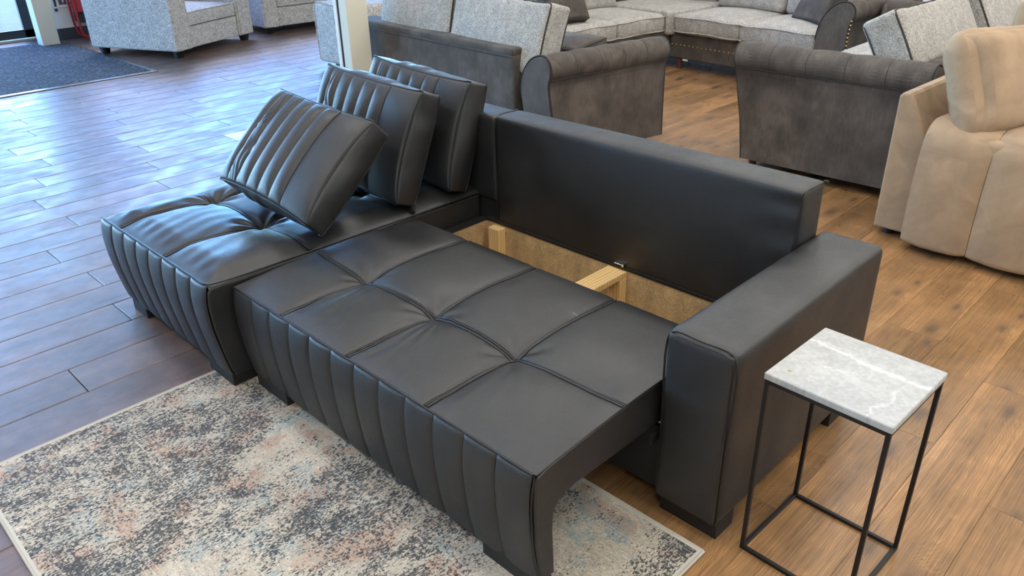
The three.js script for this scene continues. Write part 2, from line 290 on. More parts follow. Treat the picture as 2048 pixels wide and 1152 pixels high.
// left wall: low wall under a window band at the back, return beside the door, glazing towards the front
const GL = 0.95, GH = 3.55;
const wl = struct('wall_left', merge([box(X0 - 0.2, X0, 0, GL, Z0, -1.6, 0), box(X0 - 0.2, X0, GH, CEILING, Z0, -1.6, 0), box(DOORX - 0.1, X0 - 0.2, 0, CEILING, -1.72, -1.6, 0), box(DOORX - 0.1, DOORX + 0.1, GH, CEILING, -1.6, Z1, 0), box(X0 - 0.2, X0, GL, GH, -1.95, -1.6, 0), box(X0 - 0.2, X0, GL, GH, -5.1, -4.9, 0), box(X0 - 0.2, X0, GL, GH, Z0, Z0 + 0.4, 0)]), M.wall);
struct('baseboard_left', box(X0, X0 + 0.018, 0, 0.13, Z0, -1.6, 0.004), M.skirting);
function glazing(n, axis, at, a0, a1, y0, y1, bars) {
  const B = (p0, p1, q0, q1, t, r = 0.004) => axis === 'x' ? box(at - t, at + t, q0, q1, p0, p1, r) : box(p0, p1, q0, q1, at - t, at + t, r);
  const f = [B(a0, a1, y0, y0 + 0.07, 0.035), B(a0, a1, y1 - 0.07, y1, 0.035), B(a0, a0 + 0.06, y0, y1, 0.035), B(a1 - 0.06, a1, y0, y1, 0.035)];
  for (let i = 1; i < bars; i++) { const c = a0 + (a1 - a0) * i / bars; f.push(B(c - 0.03, c + 0.03, y0, y1, 0.035)); }
  const w = struct('window_' + n, merge(f), M.aluminium);
  for (let i = 0; i < bars; i++) part('pane', B(a0 + (a1 - a0) * i / bars + 0.02, a0 + (a1 - a0) * (i + 1) / bars - 0.02, y0 + 0.03, y1 - 0.03, 0.004, 0), M.glass, w);
  return w;
}
glazing(1, 'x', X0 - 0.1, -4.9, -1.95, GL, GH, 3);
glazing(2, 'x', X0 - 0.1, Z0 + 0.4, -5.1, GL, GH, 3);
glazing(3, 'x', DOORX, -0.38, Z1, 0.0, GH, 5);
struct('wall_front', box(DOORX - 0.2, X1, 0, CEILING, Z1, Z1 + 0.2, 0), M.wall);
// glass door
{
  const d = struct('door_1', merge([box(DOORX - 0.03, DOORX + 0.03, 0.02, 0.115, -1.56, -0.5, 0.004), box(DOORX - 0.03, DOORX + 0.03, 2.1, 2.2, -1.56, -0.5, 0.004), box(DOORX - 0.03, DOORX + 0.03, 0.02, 2.2, -1.545, -1.44, 0.004), box(DOORX - 0.03, DOORX + 0.03, 0.02, 2.2, -0.6, -0.5, 0.004)]), M.aluminium);
  part('pane', box(DOORX - 0.005, DOORX + 0.005, 0.1, 2.12, -1.46, -0.58, 0), M.glass, d);
  part('seal', merge([box(DOORX + 0.028, DOORX + 0.034, 0.108, 0.118, -1.45, -0.6, 0), box(DOORX + 0.028, DOORX + 0.034, 0.108, 2.1, -1.45, -1.44, 0)]), M.seal, d);
  part('door_frame', merge([box(DOORX - 0.05, DOORX + 0.05, 0, GH, -1.60, -1.555, 0.003), box(DOORX - 0.05, DOORX + 0.05, 0, GH, -0.49, -0.38, 0.003), box(DOORX - 0.05, DOORX + 0.05, 2.21, GH, -1.56, -0.49, 0.003)]), M.aluminium, d);
  part('handle', tube([[DOORX + 0.035, 0.9, -0.66], [DOORX + 0.07, 0.92, -0.66], [DOORX + 0.07, 1.2, -0.66], [DOORX + 0.035, 1.22, -0.66]], 0.01), M.chrome, d);
  part('threshold', box(DOORX - 0.06, DOORX + 0.09, -0.012, 0.016, -1.56, -0.45, 0.003), M.threshold, d);
}
struct('ground', box(-60, DOORX - 0.1, -0.25, -0.03, -40, 40, 0), M.gravel);
struct('ground_front', box(DOORX - 0.1, 20, -0.25, -0.03, Z1 + 0.2, 40, 0), M.gravel);
// posts
{
  struct('column_left', box(-9.84, -9.65, 0, CEILING, -1.59, -1.40, 0.006), M.post);
  const c = struct('column_middle', box(-4.236, -4.138, 0, CEILING, -2.115, -1.93, 0.005), M.post);
  part('channel', box(-4.272, -4.237, 0, CEILING, -2.06, -1.94, 0), M.seal, c);
  part('cover_strip', box(-4.312, -4.271, 0, CEILING, -2.06, -1.932, 0.004), M.white, c);
}
// ceiling lamps
const lampDiffuser = box(-LAMP_W / 2, LAMP_W / 2, -0.012, -0.002, -LAMP_D / 2, LAMP_D / 2, 0), lampFrame = merge([box(-LAMP_W / 2 - 0.03, LAMP_W / 2 + 0.03, -0.02, 0, -LAMP_D / 2 - 0.03, -LAMP_D / 2, 0.003), box(-LAMP_W / 2 - 0.03, LAMP_W / 2 + 0.03, -0.02, 0, LAMP_D / 2, LAMP_D / 2 + 0.03, 0.003), box(-LAMP_W / 2 - 0.03, -LAMP_W / 2, -0.02, 0, -LAMP_D / 2, LAMP_D / 2, 0.003), box(LAMP_W / 2, LAMP_W / 2 + 0.03, -0.02, 0, -LAMP_D / 2, LAMP_D / 2, 0.003)]);
LAMP_SPOTS.forEach(([x, z]) => {
  const o = part('light_panel', lampDiffuser, LAMP_MAT, scene.getObjectByName('ceiling')); o.position.set(x, CEILING, z);
  part('frame', lampFrame, M.white, o);
  const l = new THREE.RectAreaLight(LAMP_COLOR, LAMP_POWER, LAMP_W, LAMP_D);
  l.position.set(x, CEILING - 0.022, z); l.rotation.x = -Math.PI / 2; l.name = numbered('lamp_light'); scene.add(l);
});

// ---------------------------------------------------------------- rug and door mat
{
  const g = box(-1.61, 0.20, 0.0005, 0.0065, 0.05, 1.335, 0.003), o = thing('area_rug', 'flat woven rug of faded charcoal, ivory and rust under the black sofa bed', 'rug', [0, 0, 0]);
  const top = surf(120, 86, (u, v) => { const x = -1.606 + 1.802 * u, z = 0.054 + 1.277 * v; return [x, 0.0070 + 0.0008 * vnoise(x * 5 + 50, z * 5 + 50, 999, 999, 181), z]; }, (u, v) => [u, v]);
  part('pile', top, M.rug, o); part('backing', g, M.rugBack, o);
  const e = [[-1.61, 0.05], [0.2, 0.05], [0.2, 1.335], [-1.61, 1.335]];
  part('binding', merge(e.map((p, i) => { const r = e[(i + 1) % 4]; return tube([[p[0], 0.005, p[1]], [(p[0] + r[0]) / 2, 0.005, (p[1] + r[1]) / 2], [r[0], 0.005, r[1]]], 0.0045, false, 12); })), M.rugBack, o);
}
{
  const o = thing('door_mat', 'large blue-grey entrance mat with metal edge by the glass door', 'mat', [-8.6, 0, -0.4]);
  part('pile', box(-1.3, 1.36, 0.0, 0.012, -1.24, 1.5, 0.003), M.matPile, o);
  part('edge_strip', box(1.36, 1.42, 0.0, 0.010, -1.24, 1.5, 0.003), M.trimMetal, o);
  part('edge_strip', box(-1.1, 1.42, 0.0, 0.010, -1.285, -1.24, 0.003), M.trimMetal, o);
}

// ---------------------------------------------------------------- the black corner sofa bed
const sofa = thing('corner_sofa_bed', 'black leather corner sofa bed with pulled-out quilted seat, chaise and open storage box', 'sofa bed', [-1.1, 0, 0]);
const SB = [1.1, 0, 0];
function sp(name, g, mat, parent = sofa, extra) { g.translate(...SB); return part(name, g, mat, parent, extra); }
const groovePos = (f) => { const t = 2 * f - 1; return 0.5 + 0.5 * Math.sign(t) * (1 - Math.pow(1 - Math.abs(t), 1.7)); };  // samples crowd towards the grooves
function profileAt(prof) { const pr = spline(prof, 60); return (v) => { const t = v * (pr.length - 1), i = Math.min(pr.length - 2, Math.floor(t)); return [lerp(pr[i][0], pr[i + 1][0], t - i), lerp(pr[i][1], pr[i + 1][1], t - i)]; }; }
function quilted(x0, x1, n, prof, bulge, per = 12, nv = 30) {
  const at = profileAt(prof);
  return surf(n * per, nv, (u, v) => {
    const k = Math.round(u * n * per), cell = Math.min(n - 1, Math.floor(k / per)), f = groovePos(k / per - cell), c = Math.abs(2 * f - 1), [z, y] = at(v);
    const env = smooth(0.02, 0.16, v) * (1 - smooth(0.86, 0.97, v));
    const b = env * (bulge * (1 - Math.pow(c, 2.6)) - bulge * 0.7 * smooth(0.9, 1, c));
    return [lerp(x0, x1, (cell + f) / n), y, z + b];
  }, (u, v, p) => [p[0], p[1]]);
}
function grooveSeams(x0, x1, n, prof, bulge, parent) {
  const at = profileAt(prof);
  for (let k = 1; k < n; k++) { const x = lerp(x0, x1, k / n), q = []; for (let i = 1; i <= 12; i++) { const v = i / 12.3, [z, y] = at(v); q.push([x, y, z - bulge * 0.55 * smooth(0.02, 0.16, v) * (1 - smooth(0.86, 0.97, v))]); } sp('channel_seam', tube(q, 0.0016, false, 24, 5), M.piping, parent); }
}
const frontGeo = (g) => { const i = g.index.array; for (let k = 0; k < i.length; k += 3) { const t = i[k]; i[k] = i[k + 1]; i[k + 1] = t; } g.computeVertexNormals(); return g; };
// pulled-out seat
{
  const XL = -1.43, XR = -0.02, ZF = 0.472, ZR = -0.335;
  const crown = (z) => z > -0.02 ? 0.398 + 0.022 * (1 - Math.pow((z + 0.02) / 0.492, 2)) : 0.398 + 0.022 * (1 - Math.pow((z + 0.02) / 0.315, 2));
  const XS = [XL, -1.135, -0.775, -0.418, XR], ZS = [ZR, 0.135, ZF], tufts = [[-1.14, 0.132], [-0.778, 0.136], [-0.424, 0.134]];
  function H(x, z) {
    const ci = XS.findIndex((v, i) => i < 4 && x <= XS[i + 1]), cx = ci < 0 ? 3 : ci, cz = z <= ZS[1] ? 0 : 1;
    const fx = clamp((x - XS[cx]) / (XS[cx + 1] - XS[cx])), fz = clamp((z - ZS[cz]) / (ZS[cz + 1] - ZS[cz]));
    let h = crown(z) + 0.013 * (1 - Math.pow(Math.abs(2 * fx - 1), 3.5)) * (1 - Math.pow(Math.abs(2 * fz - 1), 3.5)) - 0.006;
    const e = Math.min(x - XL, XR - x, ZF - z, z - ZR); h += 0.006 * (1 - smooth(0, 0.10, e));
    for (const [tx, tz] of tufts) { const dx = x - tx, dz = z - tz, d = Math.hypot(dx, dz), a = Math.atan2(dz, dx); h -= 0.036 * Math.exp(-Math.pow(d / 0.055, 0.8)); h += 0.0022 * Math.cos(a * 8 + tx * 7) * Math.exp(-Math.pow((d - 0.06) / 0.04, 2)); }
    const seamD = Math.min(Math.abs(z - 0.135), ...XS.slice(1, 4).map((s) => Math.abs(x - s))); h -= 0.006 * Math.exp(-Math.pow(seamD / 0.013, 2));
    // pull folds between tufts and front edge
    if (z > 0.1) for (let k = 0; k < 3; k++) { const s = XS[k + 1], w = 0.05 + 0.12 * smooth(0.13, 0.45, z), t = (x - s) / w; if (t > 0 && t < 1.4) h += 0.0030 * (k < 2 ? 1 : 0.25) * Math.sin(t * 13 + 8 * vnoise(x * 9, z * 5, 999, 999, 191)) * Math.exp(-t * 1.2) * smooth(0.12, 0.2, z) * (1 - smooth(0.40, 0.47, z)); }
    h += 0.0012 * (fbm(x * 14, z * 14, 3, 999, 999, 193) - 0.5);
    return h;
  }
  const nu = 300, nv = 190;
  const top = frontGeo(surf(nu, nv, (u, v) => { const x = lerp(XL, XR, u), z = lerp(ZR, ZF, v); return [x, H(x, z) + 0.002, z]; }, (u, v, p) => [p[0], p[2]]));
  // solid L-shaped body whose right end is the plain side panel
  const profile = (drop) => [[ZR, 0.272], [ZR, crown(ZR) - 0.004 - drop], [-0.25, crown(-0.25) - 0.003 - drop], [-0.12, crown(-0.12) - 0.003 - drop], [-0.02, crown(-0.02) - 0.003 - drop], [0.12, crown(0.12) - 0.003 - drop], [0.24, crown(0.24) - 0.003 - drop], [0.36, crown(0.36) - 0.003 - drop], [0.44, 0.396 - drop], [0.466, 0.388 - drop], [0.474, 0.37 - drop * 0.8], [0.476, 0.30], [0.472, 0.18], [0.455, 0.044], [0.405, 0.044], [0.412, 0.20], [0.408, 0.25], [0.385, 0.277], [0.33, 0.285]];
  const slab = (drop, x0, x1) => { const g = extrude(profile(drop).map(([z, y]) => [-z, y]), x1 - x0, 0.005); g.rotateY(Math.PI / 2); g.translate(x0, 0, 0); return metreUV(g); };
  const seat = sp('pull_out_seat', slab(0.06, XL + 0.01, XR - 0.02), M.leather);
  sp('side_panel', slab(0, XR - 0.028, XR - 0.004), M.leather, seat);
  sp('side_panel', slab(0, XL + 0.003, XL + 0.024), M.leather, seat);
  const scuffed = M.leather.clone(); scuffed.color.set(0xffffff);
  scuffed.map = tex(1024, 640, (x, y) => { const X = lerp(XL, XR, x / 1024), Z = lerp(ZR, ZF, y / 640); let k = 0; for (const [a, b, s, t, w] of [[-0.435, -0.150, 0.016, 0.007, 1], [-0.405, -0.135, 0.03, 0.016, 0.35], [-0.37, -0.12, 0.04, 0.02, 0.22]]) { const dx = X - a, dz = Z - b; k += w * Math.exp(-(dx * dx) / (s * s) - (dz * dz) / (t * t)); } const n = fbm(x / 4, y / 2.5, 3, 999, 999, 261); const m = 24.5 + 90 * k * smooth(0.45, 0.62, n); return [m, m + 0.6, m + 2]; });
  { const q = top.attributes.uv; for (let i = 0; i < q.count; i++) q.setXY(i, (q.getX(i) - XL) / (XR - XL), (q.getY(i) - ZR) / (ZF - ZR)); scuffed.roughnessMap = smearTex.clone(); scuffed.roughnessMap.repeat.set(2, 1.15); scuffed.roughnessMap.needsUpdate = true; scuffed.bumpMap = grainTex.clone(); scuffed.bumpMap.repeat.set(12, 7); scuffed.bumpMap.needsUpdate = true; }
  sp('tufted_top', top, scuffed, seat);
  const FP = [[0.470, 0.396], [0.480, 0.386], [0.489, 0.33], [0.488, 0.24], [0.476, 0.13], [0.460, 0.05], [0.452, 0.042]];
  const fp = sp('front_panel', frontGeo(quilted(XL + 0.002, XR - 0.008, 12, FP, 0.0042)), M.leather, seat);
  grooveSeams(XL + 0.002, XR - 0.008, 12, FP, 0.0042, seat);
  const w = []; for (let i = 0; i <= 30; i++) { const x = lerp(XL + 0.004, XR - 0.004, i / 30); w.push([x, 0.4005 + 0.0004 * Math.sin(i * 1.7), 0.4765]); }
  sp('welt', tube(w, 0.0032), M.piping, seat);
  const w2 = []; for (let i = 0; i <= 24; i++) { const z = lerp(ZF, ZR, i / 24); w2.push([XR + 0.001, crown(z) + 0.0015, z]); }
  sp('welt', tube(w2, 0.0022), M.piping, seat);
  sp('welt', tube([[XR - 0.002, 0.4, 0.475], [XR, 0.385, 0.4795], [XR, 0.33, 0.488], [XR, 0.22, 0.486], [XR, 0.12, 0.474], [XR, 0.045, 0.457]], 0.002), M.piping, seat);
  const seamLine = (f, n = 60) => { const q = []; for (let i = 0; i <= n; i++) { const [x, z] = f(i / n); q.push([x, H(x, z) + 0.0040, z]); } return q; };
  for (const [k, x] of [-1.135, -0.775, -0.418].entries()) {
    const f = (o) => seamLine((t) => [x + o + 0.006 * Math.sin(t * 3.1), lerp(ZF - 0.004, ZR + 0.004, t)]);
    sp('seam', merge([tube(f(-0.0045), 0.0026, false, 90, 6), tube(f(0.0045), 0.0026, false, 90, 6)]), M.leather, seat); sp('stitching', merge([tube(f(-0.0085), 0.0014, false, 90, 5), tube(f(0), 0.0014, false, 90, 5), tube(f(0.0085), 0.0014, false, 90, 5)]), M.piping, seat);
  }
  const fx = (o) => seamLine((t) => [lerp(XL + 0.004, XR - 0.004, t), 0.135 + o + 0.004 * Math.sin(t * 9)], 120);
  sp('seam', merge([tube(fx(-0.0045), 0.0026, false, 160, 6), tube(fx(0.0045), 0.0026, false, 160, 6)]), M.leather, seat); sp('stitching', merge([tube(fx(-0.0085), 0.0014, false, 160, 5), tube(fx(0), 0.0014, false, 160, 5), tube(fx(0.0085), 0.0014, false, 160, 5)]), M.piping, seat);
  sp('leg', box(-1.405, -1.205, 0.0075, 0.075, 0.40, 0.466, 0.003), M.blackBlock, seat);
  sp('leg', box(-0.225, -0.035, 0.0075, 0.075, 0.40, 0.464, 0.003), M.blackBlock, seat);
}
// chaise
{
  const XL = -2.375, XR = -1.452, ZF = 0.552, ZR = -0.70;
  const XS = [XL, -2.205, -1.805, XR], ZS = [ZR, -0.34, 0.145, ZF], tufts = [];
  for (const x of [-2.215, -1.81]) for (const z of [-0.34, 0.145]) tufts.push([x, z]);
  function H(x, z) {
    let cx = 2; for (let i = 0; i < 3; i++) if (x <= XS[i + 1]) { cx = i; break; }
    let cz = 2; for (let i = 0; i < 3; i++) if (z <= ZS[i + 1]) { cz = i; break; }
    const fx = clamp((x - XS[cx]) / (XS[cx + 1] - XS[cx])), fz = clamp((z - ZS[cz]) / (ZS[cz + 1] - ZS[cz]));
    const e = Math.min(x - XL, XR - x, ZF - z);
    let h = 0.424 + 0.018 * smooth(0, 0.12, e) + 0.014 * (1 - Math.pow(Math.abs(2 * fx - 1), 3)) * (1 - Math.pow(Math.abs(2 * fz - 1), 3)) - 0.003 * smooth(0.05, 0.2, e);
    for (const [tx, tz] of tufts) { const dx = x - tx, dz = z - tz, d = Math.hypot(dx, dz), a = Math.atan2(dz, dx); h -= 0.044 * Math.exp(-Math.pow(d / 0.07, 0.9)); h += 0.004 * Math.cos(a * 8 + tx * 5) * Math.exp(-Math.pow((d - 0.075) / 0.05, 2)); }
    const seamD = Math.min(Math.abs(z - 0.145), Math.abs(z + 0.34), Math.abs(x + 2.205), Math.abs(x + 1.805)); h -= 0.005 * Math.exp(-Math.pow(seamD / 0.010, 2));
    h += 0.0009 * Math.sin(x * 85 + 14 * vnoise(x * 4, z * 4, 999, 999, 195)) * smooth(0.1, 0.3, z) * (1 - smooth(0.48, 0.55, z)) * (x < -1.5 ? 1 : 0.3);
    h += 0.0012 * (fbm(x * 12, z * 12, 3, 999, 999, 197) - 0.5);
    return h;
  }
  const side = (z) => 0.02 * Math.sin(Math.PI * clamp((z - ZR) / (ZF - ZR)));
  const profile = (drop) => [[ZR, 0.05], [ZR, 0.402 - drop], [0.40, 0.408 - drop], [0.50, 0.412 - drop], [0.548, 0.412 - drop], [0.560, 0.395 - drop], [0.566, 0.35 - drop * 0.8], [0.562, 0.26], [0.548, 0.16], [0.530, 0.07], [0.517, 0.048], [0.3, 0.048]];
  const slab = (drop, x0, x1) => { const g = extrude(profile(drop).map(([z, y]) => [-z, y]), x1 - x0, 0.006); g.rotateY(Math.PI / 2); g.translate(x0, 0, 0); return g; };
  let body = slab(0.07, XL + 0.018, XR - 0.02);
  const p = body.attributes.position; for (let i = 0; i < p.count; i++) { const y = p.getY(i), t = Math.sin(Math.PI * clamp((y - 0.03) / 0.42)); if (p.getX(i) < -2) p.setX(i, p.getX(i) + 0.03 * (1 - smooth(0.05, 0.25, y)) - 0.012 * t); }
  body.computeVertexNormals(); body = metreUV(body);
  const ch = sp('chaise', body, M.leather);
  sp('side_panel', metreUV(slab(0, XR - 0.03, XR - 0.005)), M.leather, ch);
  sp('tufted_top', frontGeo(surf(210, 260, (u, v) => { const x = lerp(XL, XR, u), z = lerp(ZR, ZF, v), s = (2 * u - 1); return [x + (s < 0 ? -1 : 0.3) * side(z) * Math.pow(Math.abs(s), 8), H(x, z) - 0.014 * Math.pow(Math.abs(s), 30), z]; }, (u, v, q) => [q[0], q[2]])), M.leather, ch);
  sp('side_skirt', frontGeo(surf(60, 8, (u, v) => { const z = lerp(ZR, ZF, u); return [XL - side(z) * (1 - v * v) + 0.012 * v, lerp(H(XL, z) - 0.014, 0.2, v), z]; }, (u, v, q) => [q[2], q[1]])), M.leather, ch);
  const FP = [[0.550, 0.422], [0.563, 0.412], [0.573, 0.35], [0.570, 0.26], [0.555, 0.16], [0.537, 0.07], [0.524, 0.046]];
  sp('front_panel', frontGeo(quilted(XL + 0.003, XR - 0.004, 8, FP, 0.0048)), M.leather, ch);
  grooveSeams(XL + 0.003, XR - 0.004, 8, FP, 0.0048, ch);
  const w = []; for (let i = 0; i <= 24; i++) { const x = lerp(XL + 0.004, XR - 0.025, i / 24); w.push([x, 0.4265 + 0.0005 * Math.sin(i * 2.1), 0.5565]); }
  w.push([XR - 0.006, 0.4265, 0.548], [XR, 0.4265, 0.535], [XR + 0.002, 0.422, 0.45], [XR + 0.002, 0.42, 0.25], [XR + 0.002, 0.418, 0], [XR + 0.002, 0.414, -0.35], [XR + 0.002, 0.412, ZR + 0.01]);
  sp('welt', tube(w, 0.0034, false, 160), M.piping, ch);
  const seamLine = (f, n = 60) => { const q = []; for (let i = 0; i <= n; i++) { const [x, z] = f(i / n); q.push([x, H(x, z) + 0.0030, z]); } return q; };
  const pair = (f) => merge([tube(seamLine((t) => f(t, -0.0045)), 0.0026, false, 80, 6), tube(seamLine((t) => f(t, 0.0045)), 0.0026, false, 80, 6)]), stitch = (f) => merge([-0.0085, 0, 0.0085].map((o) => tube(seamLine((t) => f(t, o)), 0.0014, false, 80, 5)));
  for (const x of [-2.205, -1.805]) { const f = (t, o) => [x + o, lerp(ZF - 0.004, ZR + 0.01, t)]; sp('seam', pair(f), M.leather, ch); sp('stitching', stitch(f), M.piping, ch); }
  for (const z of [-0.34, 0.145]) { const f = (t, o) => [lerp(XL + 0.03, XR - 0.004, t), z + o]; sp('seam', pair(f), M.leather, ch); sp('stitching', stitch(f), M.piping, ch); }
  sp('leg', box(-2.345, -2.205, 0, 0.075, 0.42, 0.532, 0.003), M.blackBlock, ch);
  sp('leg', box(-1.64, -1.456, 0.0075, 0.06, 0.40, 0.534, 0.003), M.blackBlock, ch);
  sp('leg', box(-2.34, -2.2, 0, 0.06, -0.69, -0.58, 0.003), M.blackBlock, ch);
}
// right arm
{
  const g = softBox(0.203, 0.546, 0.868, [12, 18, 26], 0.022, (v, a, b, c) => { v.y += b > 0.5 ? 0.006 * puff(a, c) : 0; v.x += (Math.abs(a) > 0.9 ? Math.sign(a) : 0) * 0.003 * puff(b, c); });
  g.translate(0.1015, 0.327, -0.434);
  const arm = sp('arm', g, M.leather);
  const f = softBox(0.192, 0.535, 0.03, [14, 24, 4], 0.012, (v, a, b, c) => { if (c > 0) v.z += 0.007 * puff(a, b); }); f.translate(0.1015, 0.325, -0.006);
  sp('front_panel', f, M.leather, arm);
  const a0 = 0.004, a1 = 0.199, b0 = 0.06, b1 = 0.596;
  const ring = (o, z) => [[a0 + o, b0, z], [a0 + o, 0.3, z + 0.001], [a0 + o, b1 - 0.02, z], [a0 + o + 0.016, b1 - o, z], [0.1, b1 - o + 0.002, z + 0.001], [a1 - o - 0.016, b1 - o, z], [a1 - o, b1 - 0.02, z], [a1 - o, 0.3, z + 0.001], [a1 - o, b0, z]];
  sp('welt', tube(ring(0, -0.001), 0.003, false, 90), M.piping, arm);
  sp('welt', tube(ring(0.008, 0.006), 0.0014, false, 90), M.piping, arm);
  sp('leg', box(0.012, 0.198, 0, 0.062, -0.10, -0.012, 0.003), M.blackBlock, arm);
  sp('leg', box(0.10, 0.198, 0, 0.062, -0.80, -0.70, 0.003), M.blackBlock, arm);
}
// backrests
{
  const g = softBox(1.335, 0.478, 0.145, [44, 24, 10], 0.016, (v, a, b, c) => {
    const n = vnoise(v.x * 5 + 40, v.y * 7 + 40, 999, 999, 201) - 0.5;
    if (c > 0.4) v.z += 0.012 * puff(a, b) + 0.006 * n * puff(a, b) + 0.0035 * Math.sin(v.y * 60 + 5 * n) * smooth(0.75, 0.95, a) * (1 - smooth(0.97, 1, a));
    if (b > 0.6) v.y += 0.010 * (1 - a * a) * (1 - c * c) + 0.002 * n;
    if (a > 0.9) v.x += 0.008 * puff(b, c);
  });
  g.translate(-0.672, 0.53, -0.77);
  const b = sp('backrest', g, M.leather);
  sp('welt', tube([[-0.004, 0.30, -0.700], [-0.003, 0.5, -0.697], [-0.004, 0.752, -0.700], [-0.006, 0.766, -0.715], [-0.004, 0.768, -0.77], [-0.006, 0.765, -0.83]], 0.0024, false, 60), M.piping, b);
  sp('seam', tube([[-1.335, 0.30, -0.699], [-1.335, 0.5, -0.698], [-1.335, 0.745, -0.699], [-1.334, 0.766, -0.715], [-1.334, 0.769, -0.83]], 0.0024, false, 60), M.piping, b);
  sp('zip_end', merge([box(-0.010, 0.006, 0.760, 0.770, -0.842, -0.834, 0.003)]), M.leatherDark, b);
  const h = softBox(1.01, 0.37, 0.145, [30, 18, 10], 0.018, (v, a, bb, c) => { if (c > 0.4) v.z += 0.01 * puff(a, bb); if (bb > 0.6) v.y += 0.006 * (1 - a * a); });
  h.translate(-1.848, 0.578, -0.77);
  sp('backrest', h, M.leather);
  // rear carcass under the backrests
  sp('rear_panel', box(-2.36, 0.0, 0.05, 0.40, -0.84, -0.715, 0.01), M.leatherDark);
}
// storage box behind the seat
{
  const s = sp('storage_box', merge([box(-1.405, 0.0, 0.03, 0.298, -0.712, -0.694, 0.001), box(-1.437, -1.40, 0.055, 0.298, -0.70, -0.045, 0.001), box(-0.016, -0.004, 0.055, 0.298, -0.70, -0.32, 0.001), box(-1.40, -0.01, 0.055, 0.07, -0.70, -0.045, 0.001)]), M.chip);
  sp('front_board', box(-1.43, -0.002, 0.05, 0.262, -0.044, -0.028, 0.002), M.leatherDark, s);
  sp('post', box(-1.352, -1.288, 0.045, 0.292, -0.694, -0.652, 0.004), M.pine, s);
  sp('post', box(-0.70, -0.637, 0.045, 0.272, -0.694, -0.652, 0.003), M.pine, s);
  sp('cross_beam', box(-0.725, -0.637, 0.272, 0.296, -0.694, -0.05, 0.003), M.pine, s);
  sp('top_edge', merge([box(-1.405, 0.0, 0.2985, 0.312, -0.716, -0.6915, 0.001), box(-1.44, -1.3985, 0.2985, 0.306, -0.70, -0.34, 0.001)]), M.blackBlock, s);
  sp('hinge_clip', merge([box(-0.692, -0.648, 0.318, 0.322, -0.699, -0.684, 0.001), box(-0.692, -0.648, 0.318, 0.330, -0.701, -0.697, 0.001), box(-0.655, -0.645, 0.315, 0.326, -0.699, -0.680, 0.001)]), M.chrome, s);
  sp('slide_rail', merge([box(-0.014, -0.004, 0.24, 0.27, -0.6, 0.03, 0.002)]), M.blackMetal, s);
}

